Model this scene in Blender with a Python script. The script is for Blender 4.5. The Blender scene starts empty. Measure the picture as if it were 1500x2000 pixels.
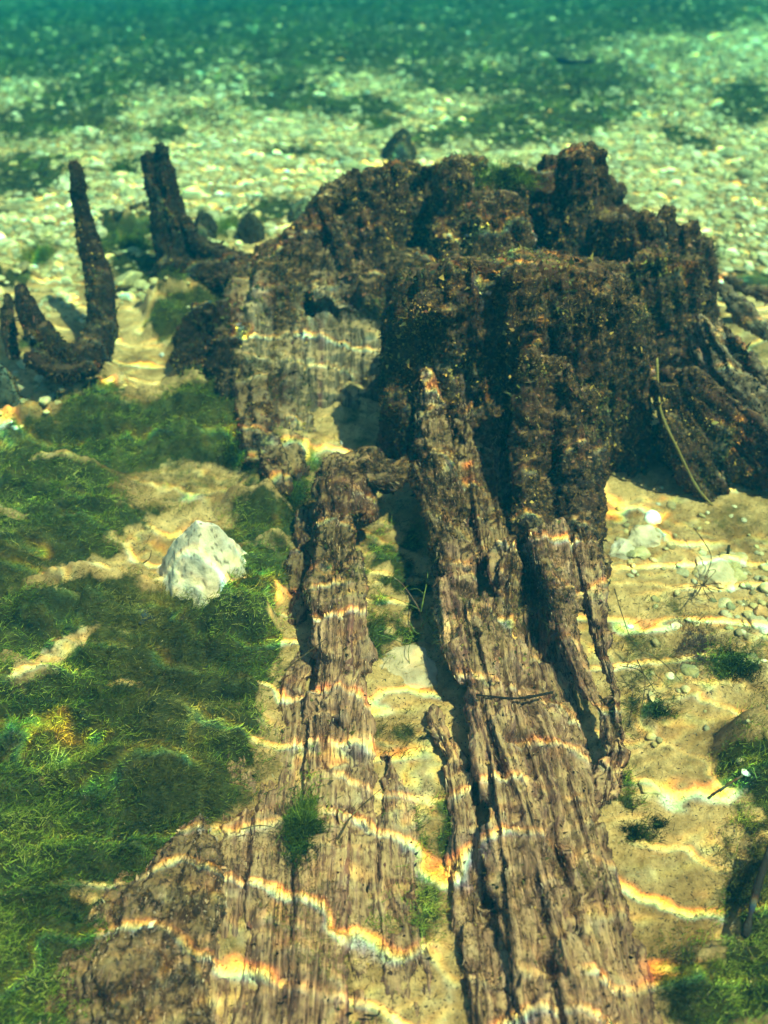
import bpy, math, random, numpy as np
from mathutils import Vector, kdtree

random.seed(7)
RNG = np.random.default_rng(7)
R = math.radians
SC = bpy.context.scene
COL = SC.collection

# ------------------------------------------------------------------ camera, sky, sun, exposure
CAM_H, PITCH, VFOV = 1.6, R(42), R(55)
F = 1000 / math.tan(VFOV / 2)                  # focal length in photo pixels
cam_data = bpy.data.cameras.new('camera')
cam = bpy.data.objects.new('camera', cam_data); COL.objects.link(cam)
cam.location = (0, 0, CAM_H); cam.rotation_euler = (R(90) - PITCH, 0, 0)
cam_data.sensor_fit = 'VERTICAL'; cam_data.sensor_height = 24; cam_data.lens = 12 / math.tan(VFOV / 2)
cam_data.clip_start = .02; cam_data.clip_end = 200
cam_data.dof.use_dof = True; cam_data.dof.focus_distance = 1.9; cam_data.dof.aperture_fstop = 1.5
SC.camera = cam

SUN_EL, SUN_AZ = R(67), R(108)                  # azimuth measured from +Y (ahead) towards +X
world = bpy.data.worlds.new('World'); SC.world = world; world.use_nodes = True
wn = world.node_tree.nodes; wl = world.node_tree.links
bg = wn['Background']; bg.inputs['Strength'].default_value = .05
sky = wn.new('ShaderNodeTexSky'); sky.sky_type = 'NISHITA'; sky.sun_disc = False
sky.sun_elevation = SUN_EL; sky.sun_rotation = SUN_AZ
wl.new(sky.outputs[0], bg.inputs[0])
sun_d = bpy.data.lights.new('sun', 'SUN'); sun_d.energy = 5.0; sun_d.angle = R(.4); sun_d.color = (1, .74, .44)
sun = bpy.data.objects.new('sun', sun_d); COL.objects.link(sun); sun.location = (2, 4, 8)
SUNV = Vector((math.sin(SUN_AZ) * math.cos(SUN_EL), math.cos(SUN_AZ) * math.cos(SUN_EL), math.sin(SUN_EL)))
sun.rotation_euler = SUNV.to_track_quat('Z', 'Y').to_euler()
SC.view_settings.view_transform = 'Standard'; SC.view_settings.look = 'None'
SC.view_settings.gamma = 1; SC.view_settings.use_curve_mapping = False
SC.view_settings.exposure = 1.62
SC.render.engine = 'CYCLES'
SC.cycles.use_denoising = True
SC.cycles.max_bounces = 5; SC.cycles.diffuse_bounces = 2; SC.cycles.glossy_bounces = 1
SC.cycles.transparent_max_bounces = 8; SC.cycles.volume_bounces = 0
SC.cycles.use_adaptive_sampling = True; SC.cycles.adaptive_threshold = .02

# ------------------------------------------------------------------ pixel <-> place helpers (photo pixels, 1500 x 2000)
cp, sp = math.cos(PITCH), math.sin(PITCH)
def ray(px, py):
    x = (np.asarray(px, float) - 750) / F; u = (1000 - np.asarray(py, float)) / F
    return np.stack([x, cp + u * sp, -sp + u * cp], -1)
CAMP = np.array([0, 0, CAM_H])
def at_z(px, py, z=0.): 
    d = ray(px, py); return CAMP + d * ((z - CAM_H) / d[..., 2])[..., None]
def at_y(px, py, y):
    d = ray(px, py); return CAMP + d * (y / d[..., 1])[..., None]
def project(p):
    q = np.asarray(p, float) - CAMP
    w = q[..., 1] * cp - q[..., 2] * sp
    u = q[..., 1] * sp + q[..., 2] * cp
    w = np.maximum(w, 1e-3)
    return 750 + F * q[..., 0] / w, 1000 - F * u / w, w

# ------------------------------------------------------------------ numpy noise
_perm = np.random.default_rng(3).permutation(256).astype(np.int64)
_perm = np.concatenate([_perm] * 3)
_grad = np.random.default_rng(5).normal(size=(256, 3)); _grad /= np.linalg.norm(_grad, axis=1)[:, None]
def noise(p):
    p = np.asarray(p, float); i = np.floor(p).astype(np.int64); f = p - i; i &= 255
    w = f * f * f * (f * (f * 6 - 15) + 10); out = 0
    for dx in (0, 1):
        for dy in (0, 1):
            for dz in (0, 1):
                h = _perm[_perm[_perm[(i[..., 0] + dx) & 255] + ((i[..., 1] + dy) & 255)] + ((i[..., 2] + dz) & 255)]
                g = _grad[h]
                d = g[..., 0] * (f[..., 0] - dx) + g[..., 1] * (f[..., 1] - dy) + g[..., 2] * (f[..., 2] - dz)
                ww = (w[..., 0] if dx else 1 - w[..., 0]) * (w[..., 1] if dy else 1 - w[..., 1]) * (w[..., 2] if dz else 1 - w[..., 2])
                out = out + d * ww
    return out * 1.6
def fbm(p, o=4):
    s = 0; a = 1.
    for k in range(o):
        s = s + a * noise(p * 2 ** k + 17.3 * k); a *= .5
    return s
def n2(x, y, s, seed=0., o=3): return fbm(np.stack([x * s, y * s, np.full_like(x, seed)], -1), o)
def sstep(a, b, x):
    t = np.clip((x - a) / (b - a), 0, 1); return t * t * (3 - 2 * t)

# ------------------------------------------------------------------ masks over the bed, given as ellipses in photo pixels
def ell_mask(px, py, ells, soft=.35):
    m = np.zeros_like(px)
    for e in ells:
        cx, cy, rx, ry = e[:4]; an = R(e[4]) if len(e) > 4 else 0; k = e[5] if len(e) > 5 else 1
        dx, dy = px - cx, py - cy
        a = (dx * math.cos(an) + dy * math.sin(an)) / rx; b = (-dx * math.sin(an) + dy * math.cos(an)) / ry
        m = np.maximum(m, k * (1 - sstep(1 - soft, 1 + soft, np.sqrt(a * a + b * b))))
    return m
MAT = [(455, 1400, 60, 120), (430, 1240, 110, 110), (500, 1230, 40, 60), (240, 900, 330, 130, -4), (120, 1010, 190, 130), (60, 1130, 200, 110), (430, 800, 130, 110), (440, 1000, 90, 120), (500, 1080, 70, 130),
       (90, 1260, 330, 130), (330, 1260, 200, 110, -10), (170, 1460, 330, 150), (60, 1680, 320, 170), (20, 1880, 250, 200),
       (360, 1400, 160, 130), (300, 1560, 190, 70), (60, 690, 80, 30), (250, 790, 170, 50), (300, 500, 110, 50), (270, 470, 80, 60), (400, 640, 120, 80),
       (10, 540, 60, 20), (1480, 1500, 80, 60, 20), (1505, 1800, 70, 150), (1430, 1950, 150, 80)]  # right-hand corner ellipses: algae, also darkening the bed in place of a shadow
BARE = [(360, 950, 130, 45, -3, 1), (340, 1035, 110, 35, -15), (190, 1110, 140, 22, -12), (100, 1270, 90, 14, -30), (60, 1300, 70, 14, -25),
        (50, 760, 90, 60), (290, 720, 60, 60), (250, 640, 40, 50), (350, 1100, 20, 10)]
FAR_ALG = [(260, 150, 230, 42, -14), (60, 90, 260, 80, 0), (40, 340, 100, 45, -10), (90, 235, 180, 40, -8), (420, 75, 190, 35, -8),
           (740, 90, 210, 50), (560, 200, 120, 22), (690, 210, 120, 25), (560, 165, 60, 30), (1000, 225, 260, 34, -14), (1090, 160, 200, 60), (880, 150, 120, 40),
           (1010, 60, 250, 60), (700, 20, 700, 45), (1450, 200, 70, 50, -10), (1230, 30, 300, 45), (1100, 245, 190, 30, -12), (1340, 270, 60, 16, 20),
           (735, 243, 40, 14), (245, 330, 35, 15), (330, 260, 40, 22), (590, 296, 90, 8), (530, 410, 60, 25), (200, 260, 90, 30, 0, .7), (400, 230, 90, 20, 0, .7),
           (300, 50, 560, 75), (900, 20, 800, 50), (520, 150, 420, 30, -6, .75), (1250, 190, 160, 50, -10, .6), (1300, 110, 120, 30, 0, .6), (600, 110, 200, 30), (1480, 545, 60, 18), (1420, 490, 40, 20, 0, .7)]
NEAR_ALG = [(1440, 1295, 65, 40), (1300, 1385, 40, 25), (1250, 1620, 40, 26), (1440, 1910, 140, 100), (1500, 1560, 60, 200), (1330, 1200, 60, 20, 20, .6),
            (1210, 1560, 30, 60), (780, 1130, 75, 120), (770, 1250, 80, 50), (850, 1620, 70, 60), (800, 1780, 60, 60), (1480, 1750, 80, 100), (780, 1440, 50, 40, 0, .7),
            (1240, 1330, 40, 130, 0, .6), (600, 980, 60, 120), (470, 1290, 60, 90), (700, 830, 60, 40, 0, .7), (560, 1000, 70, 150)]
def algae(px, py, x, y):
    wob = n2(x, y, 5, 2.) * 26
    px, py = px + wob + 22 * n2(x, y, 22, 6.), py + wob * .7 * n2(x, y, 7, 5.) + 12 * n2(x, y, 26, 8.)
    m = np.maximum(ell_mask(px, py, MAT, .25), ell_mask(px, py, NEAR_ALG, .6) * np.clip(.62 + 1.1 * n2(x, y, 20, 33.), .0, 1)); m = m * (1 - .95 * ell_mask(px, py, BARE, .4)) * (1 - .55 * sstep(.3, .6, n2(x * .5, y * 2.2, 5, 40.)))
    return m, ell_mask(px, py, FAR_ALG, .5)

def ground_z(x, y):
    x = np.asarray(x, float); y = np.asarray(y, float)
    z = .012 * n2(x, y, 2.2, 1.) + .004 * n2(x, y, 11, 4.)
    px, py, _ = project(np.stack([x, y, np.zeros_like(x)], -1))
    near = sstep(4.5, 4., y)
    m = (1 - .8 * ell_mask(px, py, BARE, .3)) * ell_mask(px, py, MAT, .4) * near
    z = z + m * (.02 + .10 * np.abs(n2(x * .5 - y * .3, y * 1.9, 4.6, 7., 4)) + .02 * np.abs(n2(x, y * 1.5, 16, 5.)) + .008 * n2(x, y, 30, 8.))
    z = z + .085 * np.exp(-((x + .12) / .16) ** 2) * sstep(1.86, 2.3, y) * sstep(3.3, 2.7, y)      # sand heaped against the hollow side of the stump
    z = z + .02 * sstep(1.5, 1.1, y) + .010 * np.abs(n2(x, y, 30, 50.)) * sstep(3., 2., y)
    far = np.clip(y - 3.8, 0, 24); far = far * far / (far + .6)
    z = z - .165 * far - .008 * far * np.clip(-x, -3, 3) + .05 * n2(x, y, .8, 9., 2) * sstep(3.6, 6, y)
    z = z + .05 * sstep(.45, 1.4, x) * sstep(2., 1.3, y)
    return z
def on_ground(px, py):
    px = np.asarray(px, float); py = np.asarray(py, float)
    z = np.zeros_like(px)
    for _ in range(6):
        p = at_z(px, py, z); z = .5 * z + .5 * ground_z(p[..., 0], p[..., 1])
    return at_z(px, py, z)

# ------------------------------------------------------------------ mesh / object helpers
def mesh(name, v, f=None, mat=None, attrs=None, smooth=True, ftri=None):
    me = bpy.data.meshes.new(name)
    v = np.ascontiguousarray(v, np.float32)
    f = np.asarray(f, np.int32); n, k = f.shape
    me.vertices.add(len(v)); me.vertices.foreach_set('co', v.ravel())
    me.loops.add(n * k); me.loops.foreach_set('vertex_index', f.ravel())
    me.polygons.add(n); me.polygons.foreach_set('loop_start', np.arange(n, dtype=np.int32) * k)
    if smooth: me.polygons.foreach_set('use_smooth', np.ones(n, bool))
    me.update(); me.validate()
    add_attrs(me, attrs)
    if mat: me.materials.append(mat)
    return me
def add_attrs(me, attrs):
    for k, a in (attrs or {}).items():
        a = np.asarray(a, np.float32)
        if a.ndim == 1:
            t = me.attributes.new(k, 'FLOAT', 'POINT'); t.data.foreach_set('value', a)
        elif a.shape[1] == 3 and k == 'grain':
            t = me.attributes.new(k, 'FLOAT_VECTOR', 'POINT'); t.data.foreach_set('vector', a.ravel())
        else:
            if a.shape[1] == 3: a = np.concatenate([a, np.ones((len(a), 1), np.float32)], 1)
            t = me.attributes.new(k, 'FLOAT_COLOR', 'POINT'); t.data.foreach_set('color', a.ravel())
def link(name, me, parent=None):
    o = bpy.data.objects.new(name, me); COL.objects.link(o)
    if parent: o.parent = parent; o.matrix_parent_inverse = parent.matrix_world.inverted() if False else o.matrix_parent_inverse
    return o
def tag(o, label=None, cat=None, group=None, kind=None):
    if label: o['label'] = label
    if cat: o['category'] = cat
    if group: o['group'] = group
    if kind: o['kind'] = kind
    return o
def thing(name, label, cat, loc=(0, 0, 0), group=None):
    o = bpy.data.objects.new(name, None); COL.objects.link(o); o.location = loc; o.empty_display_size = .1
    return tag(o, label, cat, group)
def put(name, v, f, mat, parent=None, attrs=None, origin=None, smooth=True):
    """object whose mesh is given in world coordinates; its origin goes to `origin` (or its parent's place)"""
    pl = np.array(parent.location) if parent and parent.parent is None else np.zeros(3)
    if parent and parent.parent is not None: pl = np.array(parent.parent.location) + np.array(parent.location)
    v = np.asarray(v, float)
    o0 = np.array(origin) if origin is not None else (pl if parent else v.mean(0))
    o = link(name, mesh(name, v - o0, f, mat, attrs, smooth), parent)
    o.location = o0 - pl if parent else o0
    return o

# ------------------------------------------------------------------ materials
def new_mat(name):
    m = bpy.data.materials.new(name); m.use_nodes = True
    nt = m.node_tree; N, L = nt.nodes, nt.links
    b = N['Principled BSDF']; b.inputs['Roughness'].default_value = .85; b.inputs['Specular IOR Level'].default_value = .2
    return m, N, L, b
def nd(N, t, **kw):
    n = N.new(t)
    for k, v in kw.items():
        if hasattr(n, k): setattr(n, k, v)
        else: n.inputs[k.replace('_', ' ')].default_value = v
    return n
def ramp(N, stops, interp='LINEAR'):
    r = N.new('ShaderNodeValToRGB'); r.color_ramp.interpolation = interp
    e = r.color_ramp.elements
    e[0].position, e[0].color = stops[0][0], (*stops[0][1], 1)
    e[1].position, e[1].color = stops[1][0], (*stops[1][1], 1)
    for p, c in stops[2:]:
        q = e.new(p); q.color = (*c, 1)
    return r
def grey(v): return (v, v, v)
def mixc(N, L, fac, a, b, mode='MIX'):
    m = N.new('ShaderNodeMix'); m.data_type = 'RGBA'; m.blend_type = mode
    for s, i in ((fac, 0), (a, 6), (b, 7)):
        if hasattr(s, 'is_linked') or isinstance(s, bpy.types.NodeSocket): L.new(s, m.inputs[i])
        elif isinstance(s, (int, float)): m.inputs[i].default_value = s
        else: m.inputs[i].default_value = (*s, 1)
    return m.outputs[2]
def math_(N, L, op, a, b=None, c=None, clamp=False):
    m = N.new('ShaderNodeMath'); m.operation = op; m.use_clamp = clamp
    for i, s in enumerate((a, b, c)):
        if s is None: continue
        if isinstance(s, bpy.types.NodeSocket): L.new(s, m.inputs[i])
        else: m.inputs[i].default_value = s
    return m.outputs[0]
def attr(N, name): 
    a = N.new('ShaderNodeAttribute'); a.attribute_name = name; return a
def pos(N): return N.new('ShaderNodeNewGeometry').outputs['Position']
def tnoise(N, L, vec, scale, detail=4, rough=.6, dist=0):
    n = nd(N, 'ShaderNodeTexNoise'); n.inputs['Scale'].default_value = scale; n.inputs['Detail'].default_value = detail
    n.inputs['Roughness'].default_value = rough; n.inputs['Distortion'].default_value = dist
    if vec is not None: L.new(vec, n.inputs['Vector'])
    return n.outputs[0]
def bump(N, L, h, b, dist, strength=1., prev=None):
    n = N.new('ShaderNodeBump'); n.inputs['Distance'].default_value = dist; n.inputs['Strength'].default_value = strength
    L.new(h, n.inputs['Height'])
    if prev: L.new(prev, n.inputs['Normal'])
    if b: L.new(n.outputs[0], b.inputs['Normal'])
    return n.outputs[0]

# lakebed: pale yellow sand, dark specks, algae film where the attribute says so
M_bed, N, L, b = new_mat('lakebed_sand')
P = pos(N)
c1 = ramp(N, [(.36, (.34, .19, .06)), (.60, (.90, .575, .235))]); L.new(tnoise(N, L, P, 5, 8, .65), c1.inputs[0])
c2 = ramp(N, [(.35, (.30, .22, .10)), (.62, (1, 1, 1))]); L.new(tnoise(N, L, P, 38, 6, .75), c2.inputs[0])
col = mixc(N, L, .55, c1.outputs[0], c2.outputs[0], 'MULTIPLY')
sp_ = ramp(N, [(.30, (.0, .0, .0)), (.37, (1, 1, 1))]); L.new(tnoise(N, L, P, 130, 3, .6), sp_.inputs[0])
col = mixc(N, L, math_(N, L, 'SUBTRACT', 1., sp_.outputs[0], clamp=True), col, (.06, .05, .03))
film = ramp(N, [(.35, (.02, .028, .006)), (.7, (.09, .095, .02))]); L.new(tnoise(N, L, P, 22, 5, .7), film.inputs[0])
a_ = attr(N, 'film')
th = math_(N, L, 'ADD', a_.outputs['Fac'], math_(N, L, 'MULTIPLY', math_(N, L, 'SUBTRACT', tnoise(N, L, P, 30, 5, .7), .5), 1.2))
fr = ramp(N, [(.30, grey(0)), (.72, grey(1))]); L.new(th, fr.inputs[0])
col = mixc(N, L, fr.outputs[0], col, film.outputs[0])
L.new(col, b.inputs['Base Color'])
q = bump(N, L, tnoise(N, L, P, 60, 6, .75), None, .012)
bump(N, L, tnoise(N, L, P, 300, 3, .7), b, .003, 1., q)

# wood under algae: attribute bare 0 (dark crust) .. 1 (grey-brown grain); grain = (across, along, id) in metres
def wood_material(name, bare_tone_a, bare_tone_b, ck=1.):
    m, N, L, b = new_mat(name)
    P = pos(N); g = attr(N, 'grain'); ba = attr(N, 'bare')
    mp = N.new('ShaderNodeMapping'); mp.inputs['Scale'].default_value = (1, .05, 1); L.new(g.outputs['Vector'], mp.inputs[0])
    G = mp.outputs[0]
    fine = tnoise(N, L, G, 260, 6, .75); wide = tnoise(N, L, G, 40, 5, .7)
    wc = ramp(N, [(.34, bare_tone_a), (.66, bare_tone_b), (.5, tuple((p + q) / 2 for p, q in zip(bare_tone_a, bare_tone_b)))]); L.new(wide, wc.inputs[0])
    dk = ramp(N, [(.40, (.06, .04, .03)), (.58, (1, 1, 1))]); L.new(fine, dk.inputs[0])
    wood = mixc(N, L, .85, wc.outputs[0], dk.outputs[0], 'MULTIPLY')
    red = ramp(N, [(.55, grey(0)), (.72, grey(1))]); L.new(tnoise(N, L, G, 18, 3, .6), red.inputs[0])
    wood = mixc(N, L, math_(N, L, 'MULTIPLY', red.outputs[0], .6), wood, (.25, .09, .075))
    crust = ramp(N, [(.38, (.006, .004, .003)), (.51, (.034 * ck, .018 * ck, .008 * ck)), (.62, (.20 * ck, .105 * ck, .026 * ck)), (.74, (.56 * ck, .34 * ck, .08 * ck))])
    L.new(tnoise(N, L, P, 85, 7, .8), crust.inputs[0])
    ol = ramp(N, [(.5, grey(0)), (.7, grey(1))]); L.new(tnoise(N, L, P, 6, 3, .6), ol.inputs[0])
    cr = mixc(N, L, math_(N, L, 'MULTIPLY', ol.outputs[0], .6), crust.outputs[0], (.13 * ck, .048 * ck, .026 * ck))
    # silt settled on faces that look up
    nz = N.new('ShaderNodeSeparateXYZ'); L.new(N.new('ShaderNodeNewGeometry').outputs['Normal'], nz.inputs[0])
    silt = math_(N, L, 'MULTIPLY', nz.outputs[2], math_(N, L, 'ADD', math_(N, L, 'ADD', math_(N, L, 'MULTIPLY', tnoise(N, L, P, 26, 6, .8), .6), math_(N, L, 'MULTIPLY', tnoise(N, L, P, 7, 3, .6), .5)), .14))
    sr = ramp(N, [(.58, grey(0)), (.72, grey(1))]); L.new(silt, sr.inputs[0])
    mk = math_(N, L, 'ADD', ba.outputs['Fac'], math_(N, L, 'MULTIPLY', math_(N, L, 'SUBTRACT', tnoise(N, L, P, 42, 6, .8), .5), 1.5))
    mr = ramp(N, [(.36, grey(0)), (.56, grey(1))]); L.new(mk, mr.inputs[0])
    col = mixc(N, L, mr.outputs[0], cr, wood)
    sm = math_(N, L, 'MULTIPLY', sr.outputs[0], math_(N, L, 'ADD', math_(N, L, 'MULTIPLY', ba.outputs['Fac'], .75), .1), clamp=True)
    col = mixc(N, L, sm, col, (.66, .41, .18))
    L.new(col, b.inputs['Base Color'])
    q = bump(N, L, wide, None, .012); q = bump(N, L, fine, None, .003, 1., q)
    bump(N, L, tnoise(N, L, P, 120, 6, .8), b, .006, .8, q)
    return m
M_crust = wood_material('algae_crusted_wood', (.16, .11, .065), (.36, .27, .16))
M_black = wood_material('blackened_algae_wood', (.08, .07, .045), (.2, .17, .1), .28)
M_wood = wood_material('weathered_root_wood', (.115, .042, .036), (.68, .38, .20))

def attr_mat(name, rough=.9, noise_amt=.0, scale=60, spec=.15, trans=0):
    m, N, L, b = new_mat(name); b.inputs['Roughness'].default_value = rough; b.inputs['Specular IOR Level'].default_value = spec
    a = attr(N, 'tint'); c = a.outputs['Color']
    if noise_amt:
        r = ramp(N, [(.3, grey(1 - noise_amt)), (.7, grey(1))]); L.new(tnoise(N, L, pos(N), scale, 5, .7), r.inputs[0])
        c = mixc(N, L, 1., c, r.outputs[0], 'MULTIPLY')
        bump(N, L, tnoise(N, L, pos(N), scale * 2, 5, .7), b, .004)
    L.new(c, b.inputs['Base Color'])
    if trans:
        t = N.new('ShaderNodeBsdfTranslucent'); L.new(c, t.inputs[0]); mx = N.new('ShaderNodeMixShader'); mx.inputs[0].default_value = trans
        L.new(b.outputs[0], mx.inputs[1]); L.new(t.outputs[0], mx.inputs[2]); L.new(mx.outputs[0], N['Material Output'].inputs[0])
    return m
M_flake = attr_mat('algae_flake', .7, 0, spec=.3, trans=.3)
M_strand = attr_mat('filament_algae', .8, 0, trans=.35)
M_pebble = attr_mat('pebble_stone', .8, .45, 70)
M_stone = attr_mat('pale_limestone', .85, .35, 28)
M_twig = attr_mat('dark_twig', .8, .4, 150)

# water surface: flat plane, caustic lines and colour fringes painted into its transparent colour
M_surf = bpy.data.materials.new('painted_caustic_water'); M_surf.use_nodes = True
N, L = M_surf.node_tree.nodes, M_surf.node_tree.links; N.clear()
out = N.new('ShaderNodeOutputMaterial'); P = pos(N)
def caustic_set(scale_vec, rot, freq, warp, wscale, power, disp, seed):
    mp = N.new('ShaderNodeMapping'); mp.inputs['Rotation'].default_value = (0, 0, R(rot)); mp.inputs['Location'].default_value = (seed, seed * .7, 0)
    L.new(P, mp.inputs[0])
    s = N.new('ShaderNodeSeparateXYZ'); L.new(mp.outputs[0], s.inputs[0])
    mp2 = N.new('ShaderNodeMapping'); mp2.inputs['Scale'].default_value = scale_vec; L.new(mp.outputs[0], mp2.inputs[0])
    w = tnoise(N, L, mp2.outputs[0], wscale, 4, .55)
    ph = math_(N, L, 'ADD', math_(N, L, 'MULTIPLY', s.outputs[1], freq), math_(N, L, 'MULTIPLY', w, warp))
    am = ramp(N, [(.37, grey(.02)), (.66, grey(1))]); L.new(tnoise(N, L, mp2.outputs[0], wscale * 2.6, 3, .6), am.inputs[0])
    res = []
    for k in (-1, 0, 1.15):
        c = math_(N, L, 'COSINE', math_(N, L, 'ADD', ph, k * disp))
        c = math_(N, L, 'POWER', math_(N, L, 'MULTIPLY_ADD', c, .5, .5), power)
        res.append(math_(N, L, 'MULTIPLY', c, am.outputs[0]))
    return res
A = caustic_set((.9, 1.5, 1), 6, 52, 31, 1.7, 80, .15, 3.1)
B = caustic_set((1., 2.2, 1), -14, 105, 40, 2.6, 12, .30, 8.4)
C_ = caustic_set((1.2, 1.2, 1), 36, 34, 30, 2.1, 70, .13, 14.2)
SURF_BASE, SURF_PEAK, SURF_PEAK2 = .66, 5.0, .8
cc = N.new('ShaderNodeCombineColor')
for i in range(3):
    v = math_(N, L, 'MULTIPLY_ADD', A[i], SURF_PEAK, SURF_BASE)
    v = math_(N, L, 'MULTIPLY_ADD', B[i], SURF_PEAK2, v)
    v = math_(N, L, 'MULTIPLY_ADD', C_[i], SURF_PEAK * .25, v)
    L.new(v, cc.inputs[i])
tr = N.new('ShaderNodeBsdfTransparent'); L.new(cc.outputs[0], tr.inputs[0])
gl = N.new('ShaderNodeBsdfGlossy'); gl.inputs['Roughness'].default_value = .15
mx = N.new('ShaderNodeMixShader'); mx.inputs[0].default_value = .03
L.new(tr.outputs[0], mx.inputs[1]); L.new(gl.outputs[0], mx.inputs[2]); L.new(mx.outputs[0], out.inputs[0])

# water body
M_haze = bpy.data.materials.new('teal_water_body'); M_haze.use_nodes = True
N, L = M_haze.node_tree.nodes, M_haze.node_tree.links; N.clear()
out = N.new('ShaderNodeOutputMaterial'); pv = N.new('ShaderNodeVolumePrincipled')
pv.inputs['Color'].default_value = (.001, .068, .120, 1); pv.inputs['Density'].default_value = .165; pv.inputs['Anisotropy'].default_value = .0
pv.inputs['Absorption Color'].default_value = (.0, .90, .90, 1)
L.new(pv.outputs[0], out.inputs['Volume'])

# ------------------------------------------------------------------ setting: lakebed, water surface
def build_bed():
    ys = [.25]; 
    while ys[-1] < 4.6: ys.append(ys[-1] + max(.0062, .0045 * ys[-1] ** 1.15))
    while ys[-1] < 35: ys.append(ys[-1] * 1.02 + .01)
    ys = np.array([-6, -3, -1, -.3] + ys); nx = 340
    t = np.linspace(-1, 1, nx)
    X = t[None, :] * (np.clip(ys, .3, 60)[:, None] * .37 + .62) ; X = X + np.sign(t)[None, :] * np.maximum(0, np.abs(t) - .93)[None, :] * 280
    Y = np.repeat(ys[:, None], nx, 1)
    x, y = X.ravel(), Y.ravel(); z = ground_z(np.clip(x, -8, 8), np.clip(y, .2, 40))
    px, py, _ = project(np.stack([x, y, z], -1))
    m, fa = algae(px, py, x, y)
    film = np.where(y < 12, np.maximum(m, fa * .9), .5 + .0 * x)
    film = np.where(y < .25, .6, np.maximum(film, (.20 + .45 * n2(x, y, 5, 90., 4)) * (y < 3.2)))
    n, k = Y.shape; i = np.arange(n * k).reshape(n, k)
    f = np.stack([i[:-1, :-1], i[:-1, 1:], i[1:, 1:], i[1:, :-1]], -1).reshape(-1, 4)
    o = put('lakebed', np.stack([x, y, z], -1), f, M_bed, attrs={'film': film}, origin=(0, 0, 0))
    tag(o, kind='structure', label='pale sandy lakebed stretching into deep teal water')
build_bed()
def grid_plane(name, size, z, n, mat, amp=0):
    t = np.linspace(-size, size, n); X, Y = np.meshgrid(t, t)
    Z = z + amp * n2(X, Y, 2., 3.)
    i = np.arange(n * n).reshape(n, n)
    f = np.stack([i[:-1, :-1], i[:-1, 1:], i[1:, 1:], i[1:, :-1]], -1).reshape(-1, 4)
    return put(name, np.stack([X.ravel(), Y.ravel(), Z.ravel()], -1), f, mat, origin=(0, 0, 0))
tag(grid_plane('water_surface', 40, 1.86, 60, M_surf), kind='structure', label='flat water surface with caustic lines painted in its transparency, patterning the sunlight')  # out of view overhead; its painted colour throws the caustic lines on the bed

# ------------------------------------------------------------------ wood forms: chains of swept ovals, merged by voxel remesh, then carved by noise
SIDES = 12
_ang = np.linspace(0, 2 * math.pi, SIDES, endpoint=False)
def catmull(P, n):
    P = np.asarray(P, float); P = np.vstack([2 * P[0] - P[1], P, 2 * P[-1] - P[-2]]); o = []
    for k in range(1, len(P) - 2):
        for t in np.linspace(0, 1, n, endpoint=False):
            o.append(.5 * ((2 * P[k]) + (P[k + 1] - P[k - 1]) * t + (2 * P[k - 1] - 5 * P[k] + 4 * P[k + 1] - P[k + 2]) * t * t + (3 * P[k] - P[k - 1] - 3 * P[k + 1] + P[k + 2]) * t ** 3))
    o.append(P[-2]); return np.array(o)
def chain(mode, pts, flat=.7, ref=(0, 1, .6)):
    """pts: (photo x, photo y, depth Y or height Z of the visible face, half width in photo pixels)"""
    raw = []
    for px, py, d, r in pts:
        s = at_y(px, py, d) if mode == 'y' else at_z(px, py, d)
        w = project(s)[2]; rad = r * w / F
        dr = ray(px, py); dr = dr / np.linalg.norm(dr)
        raw.append([*(s + dr * rad * flat), rad])
    raw = catmull(raw, 6); C = raw[:, :3]; rad = np.maximum(raw[:, 3], .004)
    T = np.gradient(C, axis=0); T /= np.linalg.norm(T, axis=1)[:, None] + 1e-9
    S = np.cross(T, np.array(ref, float)); S /= np.linalg.norm(S, axis=1)[:, None] + 1e-9
    U = np.cross(S, T)
    # rounded ends
    ends = []
    for sgn, i in ((-1, 0), (1, -1)):
        for t, k in ((.35, .93), (.7, .7), (.92, .38)):
            ends.append((sgn, t, k, i))
    Cs = [C[0] - T[0] * rad[0] * flat * t for t in (.92, .7, .35)] + list(C) + [C[-1] + T[-1] * rad[-1] * flat * t for t in (.35, .7, .92)]
    rs = [rad[0] * k for k in (.38, .7, .93)] + list(rad) + [rad[-1] * k for k in (.93, .7, .38)]
    Ss = [S[0]] * 3 + list(S) + [S[-1]] * 3; Us = [U[0]] * 3 + list(U) + [U[-1]] * 3
    v = []
    for c, r, s, u in zip(Cs, rs, Ss, Us):
        v.append(c + r * (np.cos(_ang)[:, None] * s + flat * np.sin(_ang)[:, None] * u))
    n = len(v); v = np.concatenate(v); f = []
    for a in range(n - 1):
        for k in range(SIDES):
            q = (k + 1) % SIDES; f.append((a * SIDES + k, a * SIDES + q, (a + 1) * SIDES + q, (a + 1) * SIDES + k))
    caps = [list(range(SIDES))[::-1], [(n - 1) * SIDES + k for k in range(SIDES)]]
    return v, f, caps, (C, T, S, rad)

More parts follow.
